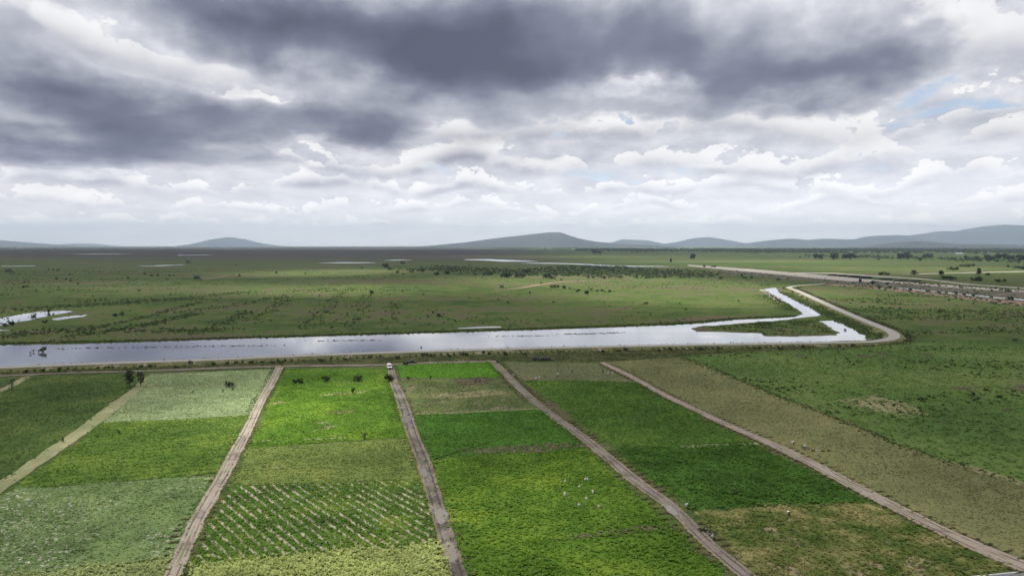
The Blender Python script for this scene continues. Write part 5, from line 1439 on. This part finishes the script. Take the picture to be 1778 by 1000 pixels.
heap(937, 956.5, 626, 5.6, 2.4, "longer end of the black covered heap by the levee", seed=6)
for i, (a, b, y, h) in enumerate(((1438, 1454, 479.2, 3), (1456, 1471, 480.6, 3.4), (1473, 1492.5, 482, 4), (1495, 1513, 483.2, 3.6), (1527, 1549, 486.4, 3), (1553, 1576, 488.2, 2.8), (1578, 1599, 489.4, 2.6))):
    heap(a, b, y, h, 5.0, "long low black heap in the line along the far canal", "black heaps along the far canal", 40 + i, "black_heap", R(-9))

# ---- raised hides on stilts out on the marsh
M['old_wood'] = plain("weathered_dark_wood", (.030, .027, .025), .9, .3, 2)
M['hide_roof'] = plain("hide_roof", (.020, .020, .022), .8)
def hide(px, py, hpx, flip, label, rz=0.0):
    x, y = G(px, py); k = hpx * y / FPX / 6.4
    e = empty("raised_hide", (x, y, 0), rz); e.scale = (k * flip, k, k); tag(e, label, "hide")
    for sx in (-2, 2):
        for sy in (-1.5, 1.5): part("leg", data("leg", tube([(sx, sy, -.3), (sx, sy, 5.5)], [.16, .14], 6), M['old_wood']), e)
    part("platform", data("platform", boxm(0, 0, 2.6, 5.0, 4.0, .28), M['old_wood']), e)
    for (a, b, c, d_) in ((0, -1.8, 4.6, .12), (0, 1.8, 4.6, .12)): part("wall", data("wall", boxm(a, b, 3.5, c, d_, 1.6), M['old_wood']), e)
    for sx in (-2.25, 2.25): part("wall", data("wall", boxm(sx, 0, 3.4, .12, 3.5, 1.4), M['old_wood']), e)
    part("roof", data("roof", boxm(-.1, 0, 5.75, 6.2, 5.0, .32, tilt=R(4)), M['hide_roof']), e)
    part("ramp", data("ramp", solid([(2.4, -.9, 2.6), (7.0, -.9, .02), (7.0, .9, .02), (2.4, .9, 2.6)], (0, 0, .35)), M['old_wood']), e)
    for sy in (-.9, .9): part("handrail", data("handrail", join(tube([(2.4, sy, 3.7), (7.0, sy, 1.2)], [.08, .08], 5), tube([(4.7, sy, 1.3), (4.7, sy, 2.5)], [.07, .07], 5)), M['old_wood']), e)
hide(14.5, 475, 9.5, 1, "dark raised hide with ramp near the left marsh bushes", .1)
hide(341.5, 487.5, 10, 1, "dark raised hide with ramp beside the short red track", -.1)
hide(326.5, 458, 6.5, 1, "dark raised hide at the end of the pale pond strip", 0)
hide(871, 502, 8, 1, "dark raised hide at the start of the long red track", .15)
hide(815, 463, 4.5, 1, "small dark hide in front of the long white pond", .3)

# ---- lifting gate on the far canal
x, y = G(1493.5, 491)
e = empty("sluice_gate", (x, y, 0), R(10)); tag(e, "dark sluice gate frame standing over the far canal mud", "sluice gate")
for sx in (-1.6, 1.6): part("post", data("post", boxm(sx, 0, 4.5, .6, .8, 9.4), M['old_wood']), e)
part("crossbeam", data("crossbeam", boxm(0, 0, 9.0, 4.6, 1.0, .8), M['old_wood']), e)
part("gate_leaf", data("gate_leaf", boxm(0, .1, 3.2, 2.7, .3, 5.2), M['hide_roof']), e)
part("winch", data("winch", boxm(0, 0, 9.8, 1.0, .7, .8), M['hide_roof']), e)
part("deck", data("deck", boxm(0, 1.3, 2.2, 9.0, 1.6, .35), M['old_wood']), e)

# ---- far buildings
M['lime'] = plain("limewash_wall", (.62, .60, .57), .9, .12, .3)
M['grey_block'] = plain("grey_block_wall", (.36, .34, .33), .9, .15, .3)
M['roof_sheet'] = plain("roof_sheet", (.50, .50, .52), .6, .1, .3)
M['dark_win'] = plain("dark_window", (.03, .03, .035), .4)
def house_mesh(w, d, h, wall, seed):
    V, F = boxm(0, 0, h / 2 - .5, w, d, h + 1); idx = [0] * 6
    v, f = boxm(0, 0, h + .25, w * 1.06, d * 1.06, .4); o = len(V); V += v; F += [tuple(i + o for i in q) for q in f]; idx += [1] * 6
    for s in np.linspace(-.32, .32, 3):
        v, f = boxm(s * w, -d / 2 - .05, h * .5, w * .16, .12, h * .36); o = len(V); V += v; F += [tuple(i + o for i in q) for q in f]; idx += [2] * 6
    return data("house", (V, F), None, mats=[wall, M['roof_sheet'], M['dark_win']], idx=idx)
HM = [house_mesh(11, 9, 5.5, M['lime'], 1), house_mesh(14, 9, 6.5, M['grey_block'], 2), house_mesh(9, 8, 8.0, M['lime'], 3)]
def shed(px0, px1, py, hpx, label):
    a, y = G(px0, py); b, _ = G(px1, py); w = b - a; h = hpx * y / FPX
    e = empty("long_shed", ((a + b) / 2, y, 0)); tag(e, label, "shed")
    part("wall", data("wall", boxm(0, 0, h * .35, w, 16, h * .7), M['lime']), e)
    V = [(-w / 2 - .5, -8.5, h * .7), (w / 2 + .5, -8.5, h * .7), (w / 2 + .5, 0, h), (-w / 2 - .5, 0, h), (w / 2 + .5, 8.5, h * .7), (-w / 2 - .5, 8.5, h * .7)]
    part("roof", data("roof", (V, [(0, 1, 2, 3), (3, 2, 4, 5), (0, 3, 5), (1, 4, 2), (0, 5, 4, 1)]), plain("white_roof", (.8, .8, .8), .5)), e)
shed(1660, 1665.5, 442, 2.9, "left one of two long white sheds beyond the meadows")
shed(1666.5, 1671.5, 442, 2.9, "right one of two long white sheds beyond the meadows")
def house(x, y, z, label, group, k):
    o = bpy.data.objects.new("house", HM[k % 3]); link(o); o.location = (x, y, z); o.rotation_euler = (0, 0, random.random() * .8 - .4); tag(o, label, "house", group)
g = np.random.default_rng(123)
for (px, py) in ((1706, 439), (1711, 438.5), (1716, 439.5), (1722, 440), (1545, 436), (1735, 438), (1690, 437.5)):
    x, y = G(px, py); house(x, y, 0, "pale block house among trees near the long white sheds", "houses near the white sheds", k_); k_ += 1
hills = [o for o in bpy.data.objects if o.name.startswith("hill") or o.name.startswith("mesa_hill")]
def on_hill(o, n, rlo, rhi, xlo, xhi, label, group):
    global k_
    me = o.data; V = np.empty(len(me.vertices) * 3, np.float32); me.vertices.foreach_get("co", V); V = V.reshape(25, 120, 3)
    c = 0
    while c < n:
        r = g.integers(rlo, rhi); i = g.integers(0, 120); p = V[r, i]
        if xlo < p[0] / p[1] * FPX + 889 < xhi and p[2] > -2:
            house(p[0] + g.normal() * 30, p[1], p[2] - .8, label, group, k_); k_ += 1; c += 1
town = [o for o in hills if abs(np.mean([v.co.y for v in o.data.vertices]) - 11000) < 400][0]
on_hill(town, 70, 1, 10, 1520, 1778, "pale house on the slope of the low town hill", "houses on low town hill")
on_hill([o for o in hills if o.name.startswith("mesa")][0], 26, 1, 6, 780, 1080, "pale house at the foot of the flat topped hill", "houses at foot of flat topped hill")
for k in range(40):
    px = 1200 + g.random() * 560; x, y = G(px, 432.5 + g.random() * 3)
    house(x, y, 0, "pale house behind the dark woodland belt", "houses behind the woodland belt", k_); k_ += 1


# ------------------------------------------------------------------ haze
def build_haze():
    m = bpy.data.materials.new("haze"); m.use_nodes = True
    t = m.node_tree
    for n in list(t.nodes): t.nodes.remove(n)
    out = t.nodes.new('ShaderNodeOutputMaterial'); v = t.nodes.new('ShaderNodeVolumePrincipled')
    v.inputs['Color'].default_value = (.66, .82, 1.0, 1); v.inputs['Density'].default_value = HAZE
    v.inputs['Anisotropy'].default_value = 0.25
    t.links.new(v.outputs[0], out.inputs['Volume'])
    a, z0, z1 = 26500.0, -9.0, 760.0
    V = [(x, y, z) for z in (z0, z1) for y in (-a, a) for x in (-a, a)]
    F = [(0, 2, 3, 1), (4, 5, 7, 6), (0, 1, 5, 4), (2, 6, 7, 3), (0, 4, 6, 2), (1, 3, 7, 5)]
    o = mesh_obj("haze", V, F, m)
    o["kind"] = "stuff"; o["label"] = "thin bluish haze filling the air over the plain"; o["category"] = "haze"
HAZE = 6.5e-5
build_haze()
